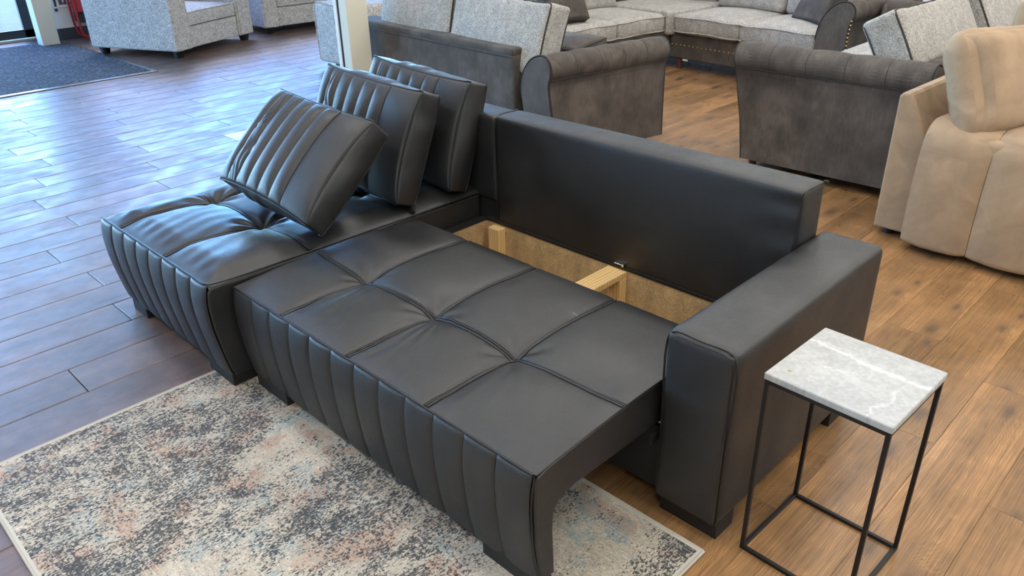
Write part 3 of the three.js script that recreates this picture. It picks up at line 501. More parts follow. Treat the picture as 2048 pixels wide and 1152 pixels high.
// ---------------------------------------------------------------- three channelled cushions
function channelCushion(label, pos, rot) {
  const w = 0.66, h = 0.456, t = 0.13, lines = [0.115, 0.235, 0.36, 0.49, 0.62, 0.745];
  const o = thing('throw_cushion', label, 'cushion', pos, 0, 'channelled black cushions leaning on the chaise');
  o.rotation.set(rot[1], rot[0], rot[2], 'YXZ');
  const lobes = [0, ...lines, 1], lobe = (f) => { for (let i = 0; i < lobes.length - 1; i++) if (f <= lobes[i + 1]) { const q = Math.abs(2 * (f - lobes[i]) / (lobes[i + 1] - lobes[i]) - 1); return (1 - Math.pow(q, 2.6)) - 0.55 * smooth(0.86, 1, q); } return 0; };
  const seed = Math.round(pos[2] * 100);
  const plump = (a, b) => 0.034 * Math.pow(puff(a, b), 0.5), channel = (f, b) => 0.012 * lobe(f) * Math.pow(Math.max(0, 1 - Math.pow(Math.abs(b), 4)), 0.8) * (f < 0.745 ? 1 : 0.25);
  const shape = (v, a, b, c) => {
    const f = (a + 1) / 2, nz = vnoise(v.x * 8 + 50 + seed, v.y * 8 + 50, 999, 999, 211) - 0.5, fine = vnoise(v.x * 22 + 50 + seed, v.y * 14 + 50, 999, 999, 213) - 0.5;
    v.z *= 1 - 0.30 * Math.pow(Math.abs(a * b), 3);                                     // pinched corners
    v.x *= 1 - 0.04 * (1 - b * b); v.y *= 1 - 0.06 * (1 - a * a);
    if (c > 0) v.z += c * (plump(a, b) + channel(f, b) + 0.0028 * Math.sin(v.x * 240 + 26 * nz) * smooth(0.10, 0.14, f) * (1 - smooth(0.22, 0.30, f)) * Math.pow(1 - b * b, 0.4) + 0.006 * fine * smooth(0.55, 0.95, b) * (1 - Math.pow(Math.abs(b), 8)));
    else v.z += c * plump(a, b);
    if (Math.abs(a) > 0.93) v.x += Math.sign(a) * ((0.020 + 0.022 * nz + 0.010 * fine) * (1 - b * b) * (1 - c * c));
    if (Math.abs(b) > 0.93) v.y += Math.sign(b) * ((0.018 + 0.020 * nz + 0.012 * fine) * (1 - a * a) * (1 - c * c));
  };
  const g = softBox(w, h, t, [210, 48, 14], 0.010, shape); g.translate(0, h / 2, 0);
  const body = part('cover', g, M.leather, o);
  const ringPts = (z, off = 0) => { const q = [], N = 16, e = (a, b) => { const v = new THREE.Vector3(a * w / 2, b * h / 2, z); v.z *= 1 - 0.30 * Math.pow(Math.abs(a * b), 3); v.x *= 1 - 0.04 * (1 - b * b); v.y *= 1 - 0.06 * (1 - a * a); return [v.x * 0.996, v.y * 0.996 + h / 2, v.z]; };
    for (let i = 0; i < N; i++) q.push(e(lerp(-1, 1, i / N), 1)); for (let i = 0; i < N; i++) q.push(e(1, lerp(1, -1, i / N))); for (let i = 0; i < N; i++) q.push(e(lerp(1, -1, i / N), -1)); for (let i = 0; i < N; i++) q.push(e(-1, lerp(-1, 1, i / N))); return q; };
  for (const l of lines) { const q = []; for (let i = 0; i <= 20; i++) { const b = lerp(-0.97, 0.97, i / 20), a = 2 * l - 1; q.push([a * w / 2 * (1 - 0.04 * (1 - b * b)), b * h / 2 * (1 - 0.06 * (1 - a * a)) + h / 2, t / 2 * (1 - 0.30 * Math.pow(Math.abs(a * b), 3)) + plump(a, b) + channel(l, b) + 0.0006]); } part('channel_seam', tube(q, 0.0016, false, 40, 5), M.piping, o); }
  part('piping', tube(ringPts(t / 2 - 0.003), 0.0028, true, 160, 6), M.piping, o);
  part('piping', tube(ringPts(-t / 2 + 0.003), 0.0024, true, 160, 6), M.piping, o);
  return o;
}
const front = channelCushion('front black cushion with stitched channels, tilted furthest back over the chaise', [-1.772, 0.505, 0.127], [0.016, -0.813, -0.044]);
part('strap_loop', tube([[-0.31, 0.25, -0.05], [-0.35, 0.262, -0.056], [-0.358, 0.275, -0.058], [-0.345, 0.285, -0.056], [-0.31, 0.285, -0.05]], 0.006, false, 30), M.leatherDark, front);
channelCushion('middle black channelled cushion, leaning between the front and rear ones', [-1.798, 0.468, -0.314], [0, -0.363, -0.037]);
channelCushion('rear black channelled cushion, standing nearly upright against the sofa backrest', [-1.773, 0.463, -0.576], [-0.001, -0.288, -0.042]);

// ---------------------------------------------------------------- side table
{
  const W = 0.3049, D = 0.2998, Ht = 0.5646, b = 0.011, o = thing('side_table', 'small side table with pale grey marble top on thin black metal frame', 'side table', [0.2666, 0, -0.3304], -0.0319);
  const top = new RoundedBoxGeometry(W + 0.002, 0.019, D + 0.002, 3, 0.004); top.translate(W / 2, Ht - 0.0095, D / 2);
  const g = metreUV(top), uv = g.attributes.uv; for (let i = 0; i < uv.count; i++) { uv.setXY(i, g.attributes.position.getX(i) / W, g.attributes.position.getZ(i) / D); }
  part('marble_top', g, M.marble, o);
  const i = 0.002, y1 = Ht - 0.019;
  for (const [x, z] of [[i, i], [W - i - b, i], [i, D - i - b], [W - i - b, D - i - b]]) part('leg', box(x, x + b, 0, y1, z, z + b, 0.0015, 1), M.blackMetal, o);
  for (const y of [0, y1 - b]) {
    for (const z of [i, D - i - b]) part('rail', box(i + b, W - i - b, y, y + b, z, z + b, 0.0015, 1), M.blackMetal, o);
    for (const x of [i, W - i - b]) part('rail', box(x, x + b, y, y + b, i + b, D - i - b, 0.0015, 1), M.blackMetal, o);
  }
}

// ---------------------------------------------------------------- dark suede sofas
// scroll arm in its own frame: outer face +x, front at z = 0, back at z = -L ... runs along -z
function scrollArm(L, H, opts = {}) {
  const bw = opts.base ?? 0, r = 0.085, cx = 0.125 + bw, cy = H - r, recess = opts.recess ?? 0.10;
  const outline = [];
  outline.push([0.0, 0.06], [0.0, cy - 0.22]);
  if (bw) for (let i = 1; i <= 12; i++) { const a = i / 12 * Math.PI / 2; outline.push([cx * (1 - Math.cos(a)), cy - 0.22 + (r + 0.216) * Math.sin(a)]); }   // broad arm: one convex sweep up to the roll
  else for (let i = 1; i <= 8; i++) { const t = i / 8; outline.push([0.042 * t * t, lerp(cy - 0.22, cy, t)]); }
  const from = bw ? Math.PI / 2 - 0.06 : Math.PI;
  for (let i = 0; i <= 16; i++) { const a = from - i / 16 * (from + 0.75); outline.push([cx + (r - 0.004) * Math.cos(a), cy + (r - 0.004) * Math.sin(a)]); }
  outline.push([bw + 0.172, cy - 0.10], [bw + 0.170, cy - 0.20], [bw + 0.172, 0.3], [bw + 0.178, 0.06]);
  const pull = (g) => { const p = g.attributes.position; for (let i = 0; i < p.count; i++) { const y = p.getY(i), z = p.getZ(i), k = smooth(-L * 0.5, 0, z); p.setZ(i, z - recess * k * (1 - smooth(0.05, H - 0.06, y)) - 0.02 * k * smooth(H - 0.2, H, y) * 0); } g.computeVertexNormals(); return metreUV(g); };
  // body with rings along the length so that the front can recede
  const n = 12, ring = outline.length, pos = [], idx = [];
  for (let j = 0; j <= n; j++) for (const [x, y] of outline) pos.push(x, y, -L * j / n);
  for (let j = 0; j < n; j++) for (let i = 0; i < ring; i++) { const k = (i + 1) % ring, a = j * ring + i, b = j * ring + k, c = a + ring, d = b + ring; idx.push(a, b, c, b, d, c); }
  const f = THREE.ShapeUtils.triangulateShape(outline.map((q) => new THREE.Vector2(...q)), []);
  for (const t of f) { idx.push(t[0], t[2], t[1]); idx.push(n * ring + t[0], n * ring + t[1], n * ring + t[2]); }
  let body = new THREE.BufferGeometry(); body.setAttribute('position', new THREE.Float32BufferAttribute(pos, 3)); body.setIndex(idx);
  body = body.toNonIndexed(); body.computeVertexNormals(); body = pull(body);
  // tufted roll
  const seams = opts.seams ?? 4, scal = (s) => { const t = s * (seams + 1), q = t - Math.floor(t); return Math.pow(Math.sin(Math.PI * q), 0.45); };
  const roll = surf(120, 30, (u, v) => {
    const a = lerp(-0.78, bw ? 2.15 : Math.PI + 0.35, v), bulge = scal(u), top = smooth(0.25, 0.75, v);
    const rr = r * (0.91 + 0.13 * bulge * (0.35 + 0.65 * top)) * (1 - 0.25 * smooth(0.8, 1, v) * (1 - bulge));
    const edge = Math.pow(Math.abs(2 * u - 1), 14) * 0.006;
    return [cx + (rr - edge) * Math.cos(a), cy + (rr - edge) * Math.sin(a), -L * u];
  }, (u, v) => [u * L, v * 0.3]);
  const rollF = frontGeo(roll);
  const welt = tube(Array.from({ length: 13 }, (_, i) => [cx + (r - 0.001) * Math.cos(-0.76), cy + r * Math.sin(-0.76), -L * i / 12]), 0.004, false, 40);
  const seamTubes = []; for (let k = 1; k <= seams; k++) seamTubes.push(tube(Array.from({ length: 14 }, (_, i) => { const a = lerp(-0.76, bw ? 1.9 : 2.6, i / 13), q = r * 0.935; return [cx + q * Math.cos(a), cy + q * Math.sin(a), -L * k / (seams + 1)]; }), 0.003, false, 40));
  const panel = (z, s) => {
    const sh = outline.map(([x, y]) => [lerp(x, 0.1 + bw * 0.5, 0.06), lerp(y, H * 0.5, 0.03)]);
    const g = extrude(sh, 0.012, 0.006); if (s < 0) g.translate(0, 0, z - 0.012); else g.translate(0, 0, z); return pull(g);
  };
  const rim = (z) => pull(tube(outline.slice(1).map(([x, y]) => [x, y, z]), 0.0045, false, 110));
  return { body, seams: seamTubes, roll: rollF, welt, front: panel(-0.006, 1), back: panel(-L + 0.006, -1), rimF: rim(0.003), rimB: rim(-L - 0.003), outline };
}
function addArm(o, A, mat4, studs) {
  const t = (g) => g.applyMatrix4(mat4);
  const a = part('arm', t(A.body), M.suede, o);
  part('arm_roll', t(A.roll), M.suede, a); part('front_scroll', t(A.front), M.suede, a); part('back_scroll', t(A.back), M.suede, a);
  for (const g of A.seams) part('seam', t(g), M.suedePipe, a); part('welt', t(A.welt), M.suedePipe, a); part('welt', t(A.rimF), M.suedePipe, a); part('welt', t(A.rimB), M.suedePipe, a);
  if (mat4.determinant() < 0) for (const m of [a, ...a.children]) { const p = m.geometry; const q = p.index ? p.toNonIndexed() : p, pp = q.attributes; for (const k of ['position', 'normal', 'uv']) { const at = pp[k], n = at.itemSize; for (let i = 0; i < at.count; i += 3) for (let c = 0; c < n; c++) { const x = at.array[i * n + c]; at.array[i * n + c] = at.array[(i + 1) * n + c]; at.array[(i + 1) * n + c] = x; } } m.geometry = q; }
  return a;
}
function pipedCushion(name, label, w, h, t, pos, euler, mat, pipe, group, bulge = 0.03, seed = 1) {
  const o = thing(name, label, 'cushion', pos, 0, group); o.rotation.set(euler[0], euler[1], euler[2], 'YXZ');
  const D = (v, a, b, c) => { const n = vnoise(v.x * 6 + seed * 17 + 50, v.y * 6 + 60, 999, 999, 221) - 0.5, m = vnoise(v.x * 30 + seed * 17 + 50, v.y * 5 + 60, 999, 999, 223) - 0.5;
    v.x *= 1 - 0.03 * (1 - b * b); v.y *= 1 - 0.045 * (1 - a * a) + 0.03 * n * (1 - a * a); v.z += Math.sign(c) * (Math.abs(c) > 0.3 ? 1 : 0) * (bulge * Math.pow(puff(a, b), 0.6) + 0.012 * n * puff(a, b) + 0.006 * m * smooth(0.5, 0.9, b)); if (b > 0.9) v.y += 0.006 * m; };
  part('cover', softBox(w, h, t, [40, 30, 10], 0.03, D), mat, o);
  for (const z of [t / 2 - 0.012, -t / 2 + 0.012]) { const q = [], N = 14, e = (a, b) => { const v = new THREE.Vector3(a * (w / 2 - 0.006), b * (h / 2 - 0.006), z), n = vnoise(v.x * 6 + seed * 17 + 50, v.y * 6 + 60, 999, 999, 221) - 0.5; v.x *= 1 - 0.03 * (1 - b * b); v.y *= 1 - 0.045 * (1 - a * a) + 0.03 * n * (1 - a * a); const c = Math.abs(a) * Math.abs(b); v.x *= 1 - 0.02 * Math.pow(c, 6); v.y *= 1 - 0.025 * Math.pow(c, 6); return [v.x, v.y, v.z]; };
    for (let i = 0; i < N; i++) q.push(e(lerp(-1, 1, i / N), 1)); for (let i = 0; i < N; i++) q.push(e(1, lerp(1, -1, i / N))); for (let i = 0; i < N; i++) q.push(e(lerp(1, -1, i / N), -1)); for (let i = 0; i < N; i++) q.push(e(-1, lerp(-1, 1, i / N)));
    part('piping', tube(q, 0.006, true, 150, 6), pipe, o); }
  return o;
}
const mat = (rx, ry, rz, x, y, z, sx = 1) => new THREE.Matrix4().compose(new THREE.Vector3(x, y, z), new THREE.Quaternion().setFromEuler(new THREE.Euler(rx, ry, rz, 'YXZ')), new THREE.Vector3(sx, 1, 1));

// sofa whose back is turned to the black one: local +x along its back, front towards -z
{
  const o = thing('scroll_arm_sofa', 'dark grey suede sofa turned away, its back and right scroll arm behind the black backrest', 'sofa', [-2.57, 0, -2.08], -0.07);
  const L = 1.9;
  const back = softBox(L, 0.60, 0.20, [40, 20, 8], 0.02, (v, a, b, c) => { if (c > 0.3) v.z += 0.008 * puff(a, b) + 0.0025 * Math.sin(v.x * 55 + 9 * vnoise(v.x * 3 + 50, v.y * 3 + 50, 999, 999, 231)) * smooth(0.2, 0.95, b); });
  back.translate(-L / 2 - 0.02, 0.36, -0.10);
  const bk = part('back', back, M.suede, o);
  part('top_band', (() => { const g = softBox(L, 0.055, 0.205, [30, 6, 8], 0.02); g.translate(-L / 2 - 0.02, 0.665, -0.10); return g; })(), M.suede, bk);
  part('welt', tube([[-L, 0.636, 0.004], [-L / 2, 0.636, 0.006], [-0.03, 0.636, 0.004]], 0.003, false, 30), M.suedePipe, bk);
  part('seat_base', box(-L, -0.02, 0.06, 0.36, -0.92, -0.1, 0.02), M.suede, o);
  part('seat_cushion', (() => { const g = softBox(0.92, 0.16, 0.72, [16, 6, 14], 0.04, (v, a, b, c) => { v.y += b * 0.02 * puff(a, c); }); g.translate(-0.52, 0.44, -0.56); return g; })(), M.chenille, o);
  part('seat_cushion', (() => { const g = softBox(0.92, 0.16, 0.72, [16, 6, 14], 0.04, (v, a, b, c) => { v.y += b * 0.02 * puff(a, c); }); g.translate(-1.45, 0.44, -0.56); return g; })(), M.chenille, o);
  const A = scrollArm(0.97, 0.705, { seams: 4, recess: 0.07, base: 0.13 });
  // arm frame: front is at -z here, so turn the arm half round and mirror it
  addArm(o, A, new THREE.Matrix4().makeRotationY(-0.10).premultiply(new THREE.Matrix4().makeTranslation(0.06, 0, 0.03)));
  for (const [x, z] of [[0.12, -0.06], [0.22, -0.86], [-1.8, -0.06], [-1.8, -0.86]]) part('leg', (() => { const g = new THREE.CylinderGeometry(0.028, 0.02, 0.06, 16); g.translate(x, 0.03, z); return metreUV(g); })(), M.brownWood, o);
}
pipedCushion('back_cushion', 'pale grey chenille back cushion with dark piping, right one above the turned suede sofa', 0.95, 0.46, 0.19, [-2.89, 0.730, -2.31], [0.27, 3.07, 0.03], M.chenille, M.suedePipe, 'chenille cushions of the turned suede sofa', 0.035, 1);
pipedCushion('back_cushion', 'pale grey chenille back cushion beside the white post, left one above the turned suede sofa', 0.90, 0.46, 0.19, [-3.80, 0.755, -2.38], [0.20, 3.07, 0], M.chenille, M.suedePipe, 'chenille cushions of the turned suede sofa', 0.035, 2);
pipedCushion('scatter_cushion', 'dark suede cushion lying flat inside the scroll arm of the turned sofa', 0.42, 0.40, 0.12, [-2.72, 0.585, -2.74], [-1.5, 0.1, 0], M.suede, M.suedePipe, undefined, 0.02, 3);

// sofa on the right: arm's outer face towards us, front to the left (-x), back along -z
{
  const o = thing('scroll_arm_sofa', 'dark grey suede sofa with tufted scroll arm facing us, beside the beige sofa', 'sofa', [-0.40, 0, -2.86], 0.02);
  const A = scrollArm(1.10, 0.75, { seams: 4, recess: 0.10 });
  // arm frame x (outer) -> +z, arm -z (from front to back) -> +x
  addArm(o, A, new THREE.Matrix4().makeBasis(new THREE.Vector3(0, 0, 1), new THREE.Vector3(0, 1, 0), new THREE.Vector3(-1, 0, 0)).premultiply(new THREE.Matrix4().makeTranslation(-1.08, 0, -0.19)));
  const back = softBox(0.2, 0.62, 2.1, [8, 16, 30], 0.03); back.translate(-0.12, 0.38, -1.20); part('back', back, M.suede, o);
  part('seat_base', box(-1.0, -0.2, 0.06, 0.36, -2.2, -0.2, 0.02), M.suede, o);
  for (const z of [-0.68, -1.6]) part('seat_cushion', (() => { const g = softBox(0.78, 0.16, 0.92, [12, 6, 16], 0.04, (v, a, b, c) => { v.y += b * 0.02 * puff(a, c); }); g.translate(-0.60, 0.44, z); return g; })(), M.chenille, o);
  const B = scrollArm(1.10, 0.75, { seams: 4, recess: 0.10 });
  addArm(o, B, new THREE.Matrix4().makeBasis(new THREE.Vector3(0, 0, -1), new THREE.Vector3(0, 1, 0), new THREE.Vector3(-1, 0, 0)).premultiply(new THREE.Matrix4().makeTranslation(-1.08, 0, -2.22)));
  for (const [x, z] of [[-0.93, -0.08], [-0.08, -0.08], [-0.93, -2.3], [-0.08, -2.3]]) part('leg', (() => { const g = new THREE.CylinderGeometry(0.028, 0.02, 0.06, 16); g.translate(x, 0.03, z); return metreUV(g); })(), M.brownWood, o);
}
pipedCushion('back_cushion', 'large pale chenille cushion with dark piping behind the right-hand scroll arm', 1.10, 0.35, 0.20, [-0.70, 0.775, -3.62], [0.52, -Math.PI / 2, 0], M.chenille, M.suedePipe, undefined, 0.03, 4);
pipedCushion('back_cushion', 'pale chenille cushion with dark piping above the tall beige pillow', 0.9, 0.36, 0.20, [-0.66, 0.80, -4.66], [0.52, -Math.PI / 2, 0], M.chenille, M.suedePipe, undefined, 0.03, 5);

// corner sofa with pale seats in the background
{
  const o = thing('corner_sofa', 'dark suede corner sofa with pale chenille seats and gold studs, furthest from the black sofa', 'sofa', [-3.42, 0, -5.02], -0.10);
  const seat = (x0, x1, z0, z1) => { const w = x1 - x0, d = z1 - z0, g = softBox(w - 0.006, 0.17, d, [20, 8, 20], 0.045, (v, a, b, c) => { v.y += (b > 0 ? 0.028 : -0.008) * puff(a, c); v.x += 0.006 * a * (1 - b * b); }); g.translate((x0 + x1) / 2, 0.415, (z0 + z1) / 2);
    const m = part('seat_cushion', g, M.chenille, o); const h = w / 2 - 0.012, k = d / 2 - 0.006, X = (x0 + x1) / 2, Z = (z0 + z1) / 2;
    for (const y of [0.478, 0.352]) part('piping', tube([[X - h, y, Z - k], [X, y + 0.004, Z - k], [X + h, y, Z - k], [X + h, y + 0.003, Z], [X + h, y, Z + k], [X, y + 0.004, Z + k], [X - h, y, Z + k], [X - h, y + 0.003, Z]], 0.006, true, 70), M.chenille, m); };
  seat(0.06, 0.78, -0.78, 0.03); seat(0.78, 1.52, -0.78, 0.03);
  seat(-0.80, 0.0, 0.06, 0.70); seat(-0.80, 0.0, 0.70, 1.32);
  const cor = extrude([[-0.8, 0.78], [0.055, 0.78], [0.055, 0.0], [0.0, -0.055], [-0.8, -0.055]], 0.16, 0.03); cor.rotateX(-Math.PI / 2); cor.translate(0, 0.335, 0); part('seat_cushion', metreUV(cor), M.chenille, o);
  const base = part('base', merge([box(0.0, 1.55, 0.10, 0.335, -0.98, -0.02, 0.015), box(-0.98, -0.02, 0.10, 0.335, -0.98, 1.36, 0.015)]), M.suede, o);
  part('welt', tube([[0.02, 0.335, -0.015], [0.8, 0.335, -0.015], [1.5, 0.335, -0.015]], 0.005, false, 20), M.suedePipe, base);
  const stud = new THREE.SphereGeometry(0.0075, 10, 6);
  for (let i = 0; i < 30; i++) { const m = part('stud', stud, M.brass, base); m.position.set(0.03 + i * 0.0495, 0.225, -0.017); }
  const bcush = (x, z, w, ry) => { const g = softBox(w, 0.5, 0.2, [16, 14, 6], 0.05, (v, a, b, c) => { v.z += c * 0.03 * puff(a, b); }); g.rotateX(-0.15); g.rotateY(ry); g.translate(x, 0.74, z); part('back_pad', g, M.chenille, o); };
  bcush(0.42, -0.74, 0.74, 0); bcush(1.17, -0.74, 0.74, 0); bcush(-0.74, 0.40, 0.66, Math.PI / 2); bcush(-0.74, 1.04, 0.62, Math.PI / 2); bcush(-0.5, -0.74, 0.9, 0.3);
  part('back', merge([box(-1.0, 1.55, 0.3, 0.85, -1.0, -0.85, 0.03), box(-1.0, -0.85, 0.3, 0.85, -1.0, 1.36, 0.03)]), M.suede, o);
  const A = scrollArm(1.05, 0.76, { seams: 4, recess: 0, base: 0.10 });
  const a = addArm(o, A, new THREE.Matrix4().makeTranslation(1.53, 0, 0.05));
  for (let i = 0; i < 16; i++) { const m = part('stud', stud, M.brass, a); const t = i / 15; m.position.set(1.63 + 0.172 + 0.012 * smooth(0.75, 1, t), 0.16 + 0.46 * t, 0.058); }
  for (const [x, z] of [[0.10, -0.06], [1.6, -0.05], [-0.06, 1.28], [-0.9, 1.28], [1.6, -0.9]]) part('leg', (() => { const g = new THREE.CylinderGeometry(0.030, 0.022, 0.105, 16); g.translate(x, 0.052, z); return metreUV(g); })(), M.brownWood, o);
  part('care_tag', box(0.16, 0.22, 0.085, 0.10, -0.028, -0.022, 0.002), M.white, o);
}
pipedCushion('scatter_cushion', 'dark buttoned suede cushion against the scroll arm with gold studs', 0.42, 0.42, 0.13, [-2.10, 0.68, -5.30], [-0.5, -0.5, 0], M.suede, M.suedePipe, undefined, 0.035, 6);
pipedCushion('scatter_cushion', 'dark buttoned suede cushion in front of the pale seats, above the turned sofa', 0.42, 0.42, 0.13, [-3.80, 0.70, -3.90], [-0.5, 1.3, 0], M.suede, M.suedePipe, undefined, 0.035, 7);

// ---------------------------------------------------------------- beige velvet sofa on the right
{
  const o = thing('velvet_sofa', 'beige velvet sofa with wide channelled seat front and slanted arm', 'sofa', [-0.36, 0, -2.40], -0.03);
  // arm: sloping prism, front face towards us
  const pts = [[0.0, 0.035], [0.0, 0.69], [0.012, 0.705], [0.05, 0.71], [0.062, 0.70], [0.20, 0.42], [0.20, 0.035]];
  const arm = extrude(pts, 0.95, 0.012); arm.translate(0, 0, -0.95); part('arm', metreUV(arm), M.velvet, o);
  part('welt', tube([[0.062, 0.70, 0.002], [0.13, 0.56, 0.004], [0.198, 0.42, 0.002]], 0.004, false, 24), M.velvet, o);
  // seat front: rolled channels
  const prof = [[-0.55, 0.585], [-0.25, 0.60], [-0.06, 0.61], [0.02, 0.60], [0.075, 0.56], [0.10, 0.48], [0.115, 0.34], [0.116, 0.18], [0.112, 0.075], [0.106, 0.045], [0.07, 0.036]];
  const pr = spline(prof, 60);
  for (let k = 0; k < 4; k++) {
    const x0 = 0.175 + k * 0.295, x1 = x0 + 0.293;
    const g = frontGeo(surf(26, 60, (u, v) => { const [z, y] = pr[Math.round(v * 60)], q = Math.pow(Math.abs(2 * u - 1), 2.6), nx = pr[Math.min(60, Math.round(v * 60) + 1)], pv = pr[Math.max(0, Math.round(v * 60) - 1)], tz = nx[0] - pv[0], ty = nx[1] - pv[1], l = Math.hypot(tz, ty) || 1, b = 0.024 * (1 - q) * (1 - 0.6 * smooth(0.8, 1, v)) + 0.003 * (vnoise(u * 9 + k * 7, v * 7, 999, 999, 241) - 0.5);
      return [lerp(x0, x1, u), y + b * (-ty / l) * -1 * (tz >= 0 ? 0 : 0) + b * (tz / l), z + b * (-ty / l)]; }, (u, v, p) => [p[0], p[1] - p[2]]));
    part('seat_channel', g, M.velvet, o);
  }
  part('seat_core', box(0.17, 1.36, 0.04, 0.58, -0.95, 0.09, 0.03), M.velvet, o);
  const back = softBox(1.2, 0.6, 0.3, [16, 12, 8], 0.08); back.translate(0.77, 0.78, -0.88); part('back', back, M.velvet, o);
  for (const [x, z] of [[0.06, -0.05], [0.06, -0.85], [1.28, -0.05]]) part('leg', (() => { const g = new THREE.CylinderGeometry(0.028, 0.028, 0.04, 20); g.translate(x, 0.02, z); return metreUV(g); })(), M.blackBlock, o);
}
{
  const o = thing('large_pillow', 'large plump beige velvet pillow resting on the beige sofa seat', 'pillow', [0.09, 0.765, -2.78]); o.rotation.set(0, 1.12, 0, 'YXZ'); o.rotateX(-0.42);
  part('cover', softBox(0.95, 0.52, 0.24, [48, 34, 16], 0.11, (v, a, b, c) => { const n = fbm(v.x * 4 + 50, v.y * 4 + 50, 3, 999, 999, 251) - 0.5; v.x *= 1 - 0.06 * (1 - b * b); v.y *= 1 - 0.06 * (1 - a * a); v.z += Math.sign(c) * 0.06 * Math.pow(puff(a, b), 0.55) + c * 0.03 * n; v.x += Math.sign(a) * 0.03 * puff(b, c) * smooth(0.4, 1, Math.abs(a)); const k = Math.pow(Math.abs(a * b), 5); v.x *= 1 + 0.02 * k; v.z *= 1 - 0.35 * k; }), M.velvet, o);
  part('corner_pleat', tube([[-0.43, 0.195, 0.035], [-0.41, 0.208, 0.05], [-0.385, 0.202, 0.06], [-0.375, 0.188, 0.066]], 0.008, false, 20), M.velvet, o);
}

// ---------------------------------------------------------------- pale grey armchairs by the door
function tweedSeat(name, label, pos, turn, W, D, H, aw, group) {                       // local: width +x, front +z
  const o = thing(name, label, 'armchair', pos, turn, group);
  for (const s of [0, 1]) {
    const x0 = s ? W - aw : 0, x1 = s ? W : aw;
    const a = part('arm', box(x0, x1, 0.075, H, -D, 0, 0.02, 3), M.tweed, o);
    part('front_facing', box(x0 + 0.012, x1 - 0.012, 0.085, H - 0.012, -0.004, 0.010, 0.006), M.tweed, a);
    const X = s ? x0 + 0.012 : x1 - 0.012; part('piping', tube([[X, 0.09, 0.008], [X, H / 2, 0.009], [X, H - 0.02, 0.008]], 0.004, false, 12), M.tweed, a);
  }
  part('front_rail', box(aw + 0.004, W - aw - 0.004, 0.08, 0.30, -0.1, -0.02, 0.012), M.tweed, o);
  const c = softBox(W - 2 * aw - 0.01, 0.15, D - 0.25, [18, 8, 14], 0.035, (v, a, b, cc) => { v.y += b * 0.022 * puff(a, cc); }); c.translate(W / 2, 0.375, -(D - 0.25) / 2 - 0.012);
  const cu = part('seat_cushion', c, M.tweed, o);
  for (const y of [0.315, 0.44]) part('piping', tube([[aw + 0.015, y, -0.014], [W / 2, y + 0.005, -0.010], [W - aw - 0.015, y, -0.014]], 0.005, false, 16), M.tweed, cu);
  part('back', box(aw, W - aw, 0.08, H + 0.2, -D, -D + 0.24, 0.03, 3), M.tweed, o);
  for (const x of [0.09, W - 0.09]) for (const z of [-0.08, -D + 0.09]) part('leg', (() => { const g = new THREE.CylinderGeometry(0.062, 0.045, 0.08, 4, 1); g.rotateY(Math.PI / 4); g.translate(x, 0.04, z); return metreUV(g); })(), M.blackBlock, o);
  return o;
}
// front-right corner of the first at (-7.6, -2.09); its front runs back and left
{
  const ang = Math.atan2(-(-1.12), -0.52);                                              // direction of local +x in the plan
  const dir = new THREE.Vector2(-0.50, -1.13).normalize();
  const turn = Math.atan2(-dir.y, dir.x);
  tweedSeat('armchair', 'pale grey tweed armchair beside the entrance mat, nearest the door', [-7.60, 0, -2.10], turn, 1.28, 1.2, 0.62, 0.24, undefined);
  const d2 = new THREE.Vector2(0.06, -1).normalize();
  tweedSeat('armchair', 'second pale grey tweed seat, standing between the armchair and the white post', [-8.25, 0, -3.50], Math.atan2(-d2.y, d2.x), 1.7, 0.95, 0.62, 0.2, undefined);
  const e = thing('armchair', 'pale grey tweed sofa end with black foot, half hidden behind the white post', 'armchair', [-6.09, 0, -2.87], 0);
  const body = part('arm', box(0, 0.62, 0.06, 0.62, -0.9, 0, 0.03, 4), M.tweed, e);
  part('piping', tube([[0.01, 0.08, -0.004], [0.012, 0.35, 0.002], [0.02, 0.605, -0.004], [0.3, 0.612, -0.002], [0.6, 0.608, -0.004]], 0.006, false, 40), M.tweed, body);
  part('pull_handle', tube([[0.36, 0.50, 0.002], [0.375, 0.47, 0.014], [0.385, 0.41, 0.014], [0.38, 0.37, 0.002]], 0.010, false, 24), M.seal, e);
  part('leg', box(0.24, 0.36, 0, 0.06, -0.14, -0.02, 0.004), M.blackBlock, e);
  part('leg', box(0.06, 0.16, 0, 0.06, -0.85, -0.75, 0.004), M.blackBlock, e);
  part('leg', box(0.5, 0.6, 0, 0.06, -0.85, -0.75, 0.004), M.blackBlock, e);
}

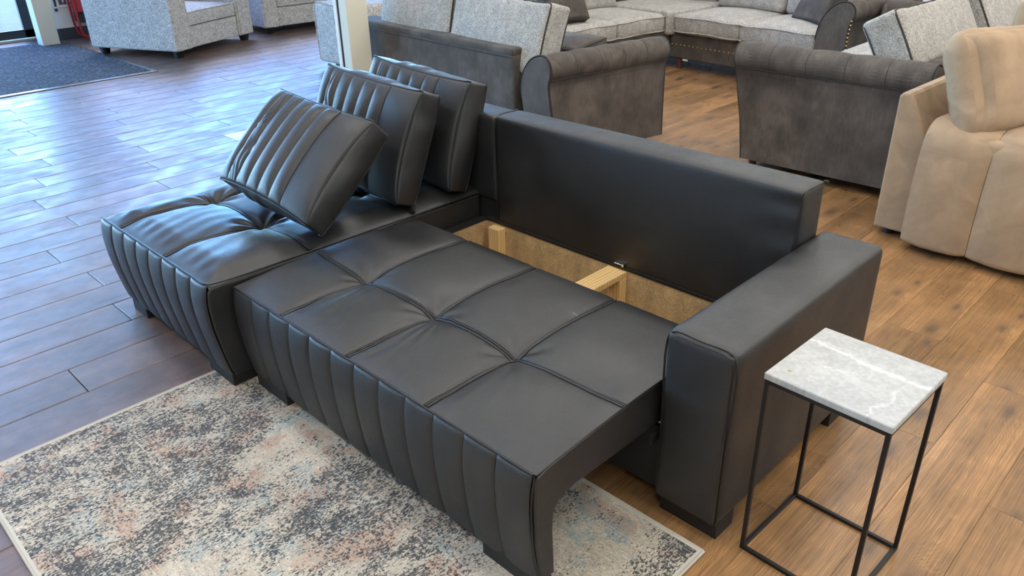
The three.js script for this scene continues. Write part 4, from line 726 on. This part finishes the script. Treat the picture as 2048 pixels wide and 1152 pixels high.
// ---------------------------------------------------------------- things by the door
{
  const o = thing('machine', 'red tube-framed machine with black lower casing by the wall', 'machine', [-9.78, 0, -1.88]);
  const f = part('frame', merge([tube([[0.02, 0.60, 0.0], [0.02, 0.40, 0.0], [0.02, 0.16, -0.01], [0.02, 0.06, -0.03], [0.03, 0.018, -0.08], [0.04, 0.016, -0.18], [0.04, 0.016, -0.36]], 0.014, false, 50, 10), tube([[-0.16, 0.60, 0.0], [-0.16, 0.40, 0.0], [-0.16, 0.16, -0.01], [-0.16, 0.06, -0.03], [-0.16, 0.018, -0.08], [-0.16, 0.016, -0.36]], 0.014, false, 50, 10), tube([[0.02, 0.60, 0], [-0.07, 0.61, 0], [-0.16, 0.60, 0]], 0.014, false, 12, 10)]), M.red, o);
  part('upper_casing', box(-0.15, 0.03, 0.31, 0.56, -0.30, -0.02, 0.02, 3), M.red, o);
  part('lower_casing', box(-0.15, 0.03, 0.20, 0.315, -0.30, -0.02, 0.015, 3), M.darkPlastic, o);
  part('grille', merge([0, 1, 2].map((i) => box(0.028, 0.034, 0.35 + i * 0.05, 0.37 + i * 0.05, -0.22, -0.1, 0.002))), M.red, o);
}
{
  const o = thing('wall_picture', 'small grey and white picture hung on the wall beside the door post', 'picture', [X0 + 0.001, 0, -1.87]);
  part('frame', box(0, 0.018, 0.37, 0.66, -0.105, 0.105, 0.003), M.white, o);
  const g = new THREE.BoxGeometry(0.004, 0.25, 0.172); g.translate(0.0185, 0.525, 0); part('print', g, M.print, o);
}
{
  const o = thing('wall_rod', 'black rod with white band on the wall beside the picture', 'rod', [X0 + 0.02, 0, -1.735]);
  part('rod', tube([[0.03, 0.385, 0.004], [0.028, 0.5, 0.0], [0.026, 0.75, -0.006]], 0.012, false, 16, 10), M.darkPlastic, o);
  part('band', tube([[0.03, 0.368, 0.005], [0.03, 0.388, 0.004]], 0.0125, false, 4, 10), M.white, o);
  part('foot', box(0.015, 0.045, 0.335, 0.368, -0.008, 0.022, 0.004), M.darkPlastic, o);
  part('bracket', box(-0.02, 0.03, 0.70, 0.72, -0.01, 0.01, 0.003), M.darkPlastic, o);
}

renderer.render(scene, camera);
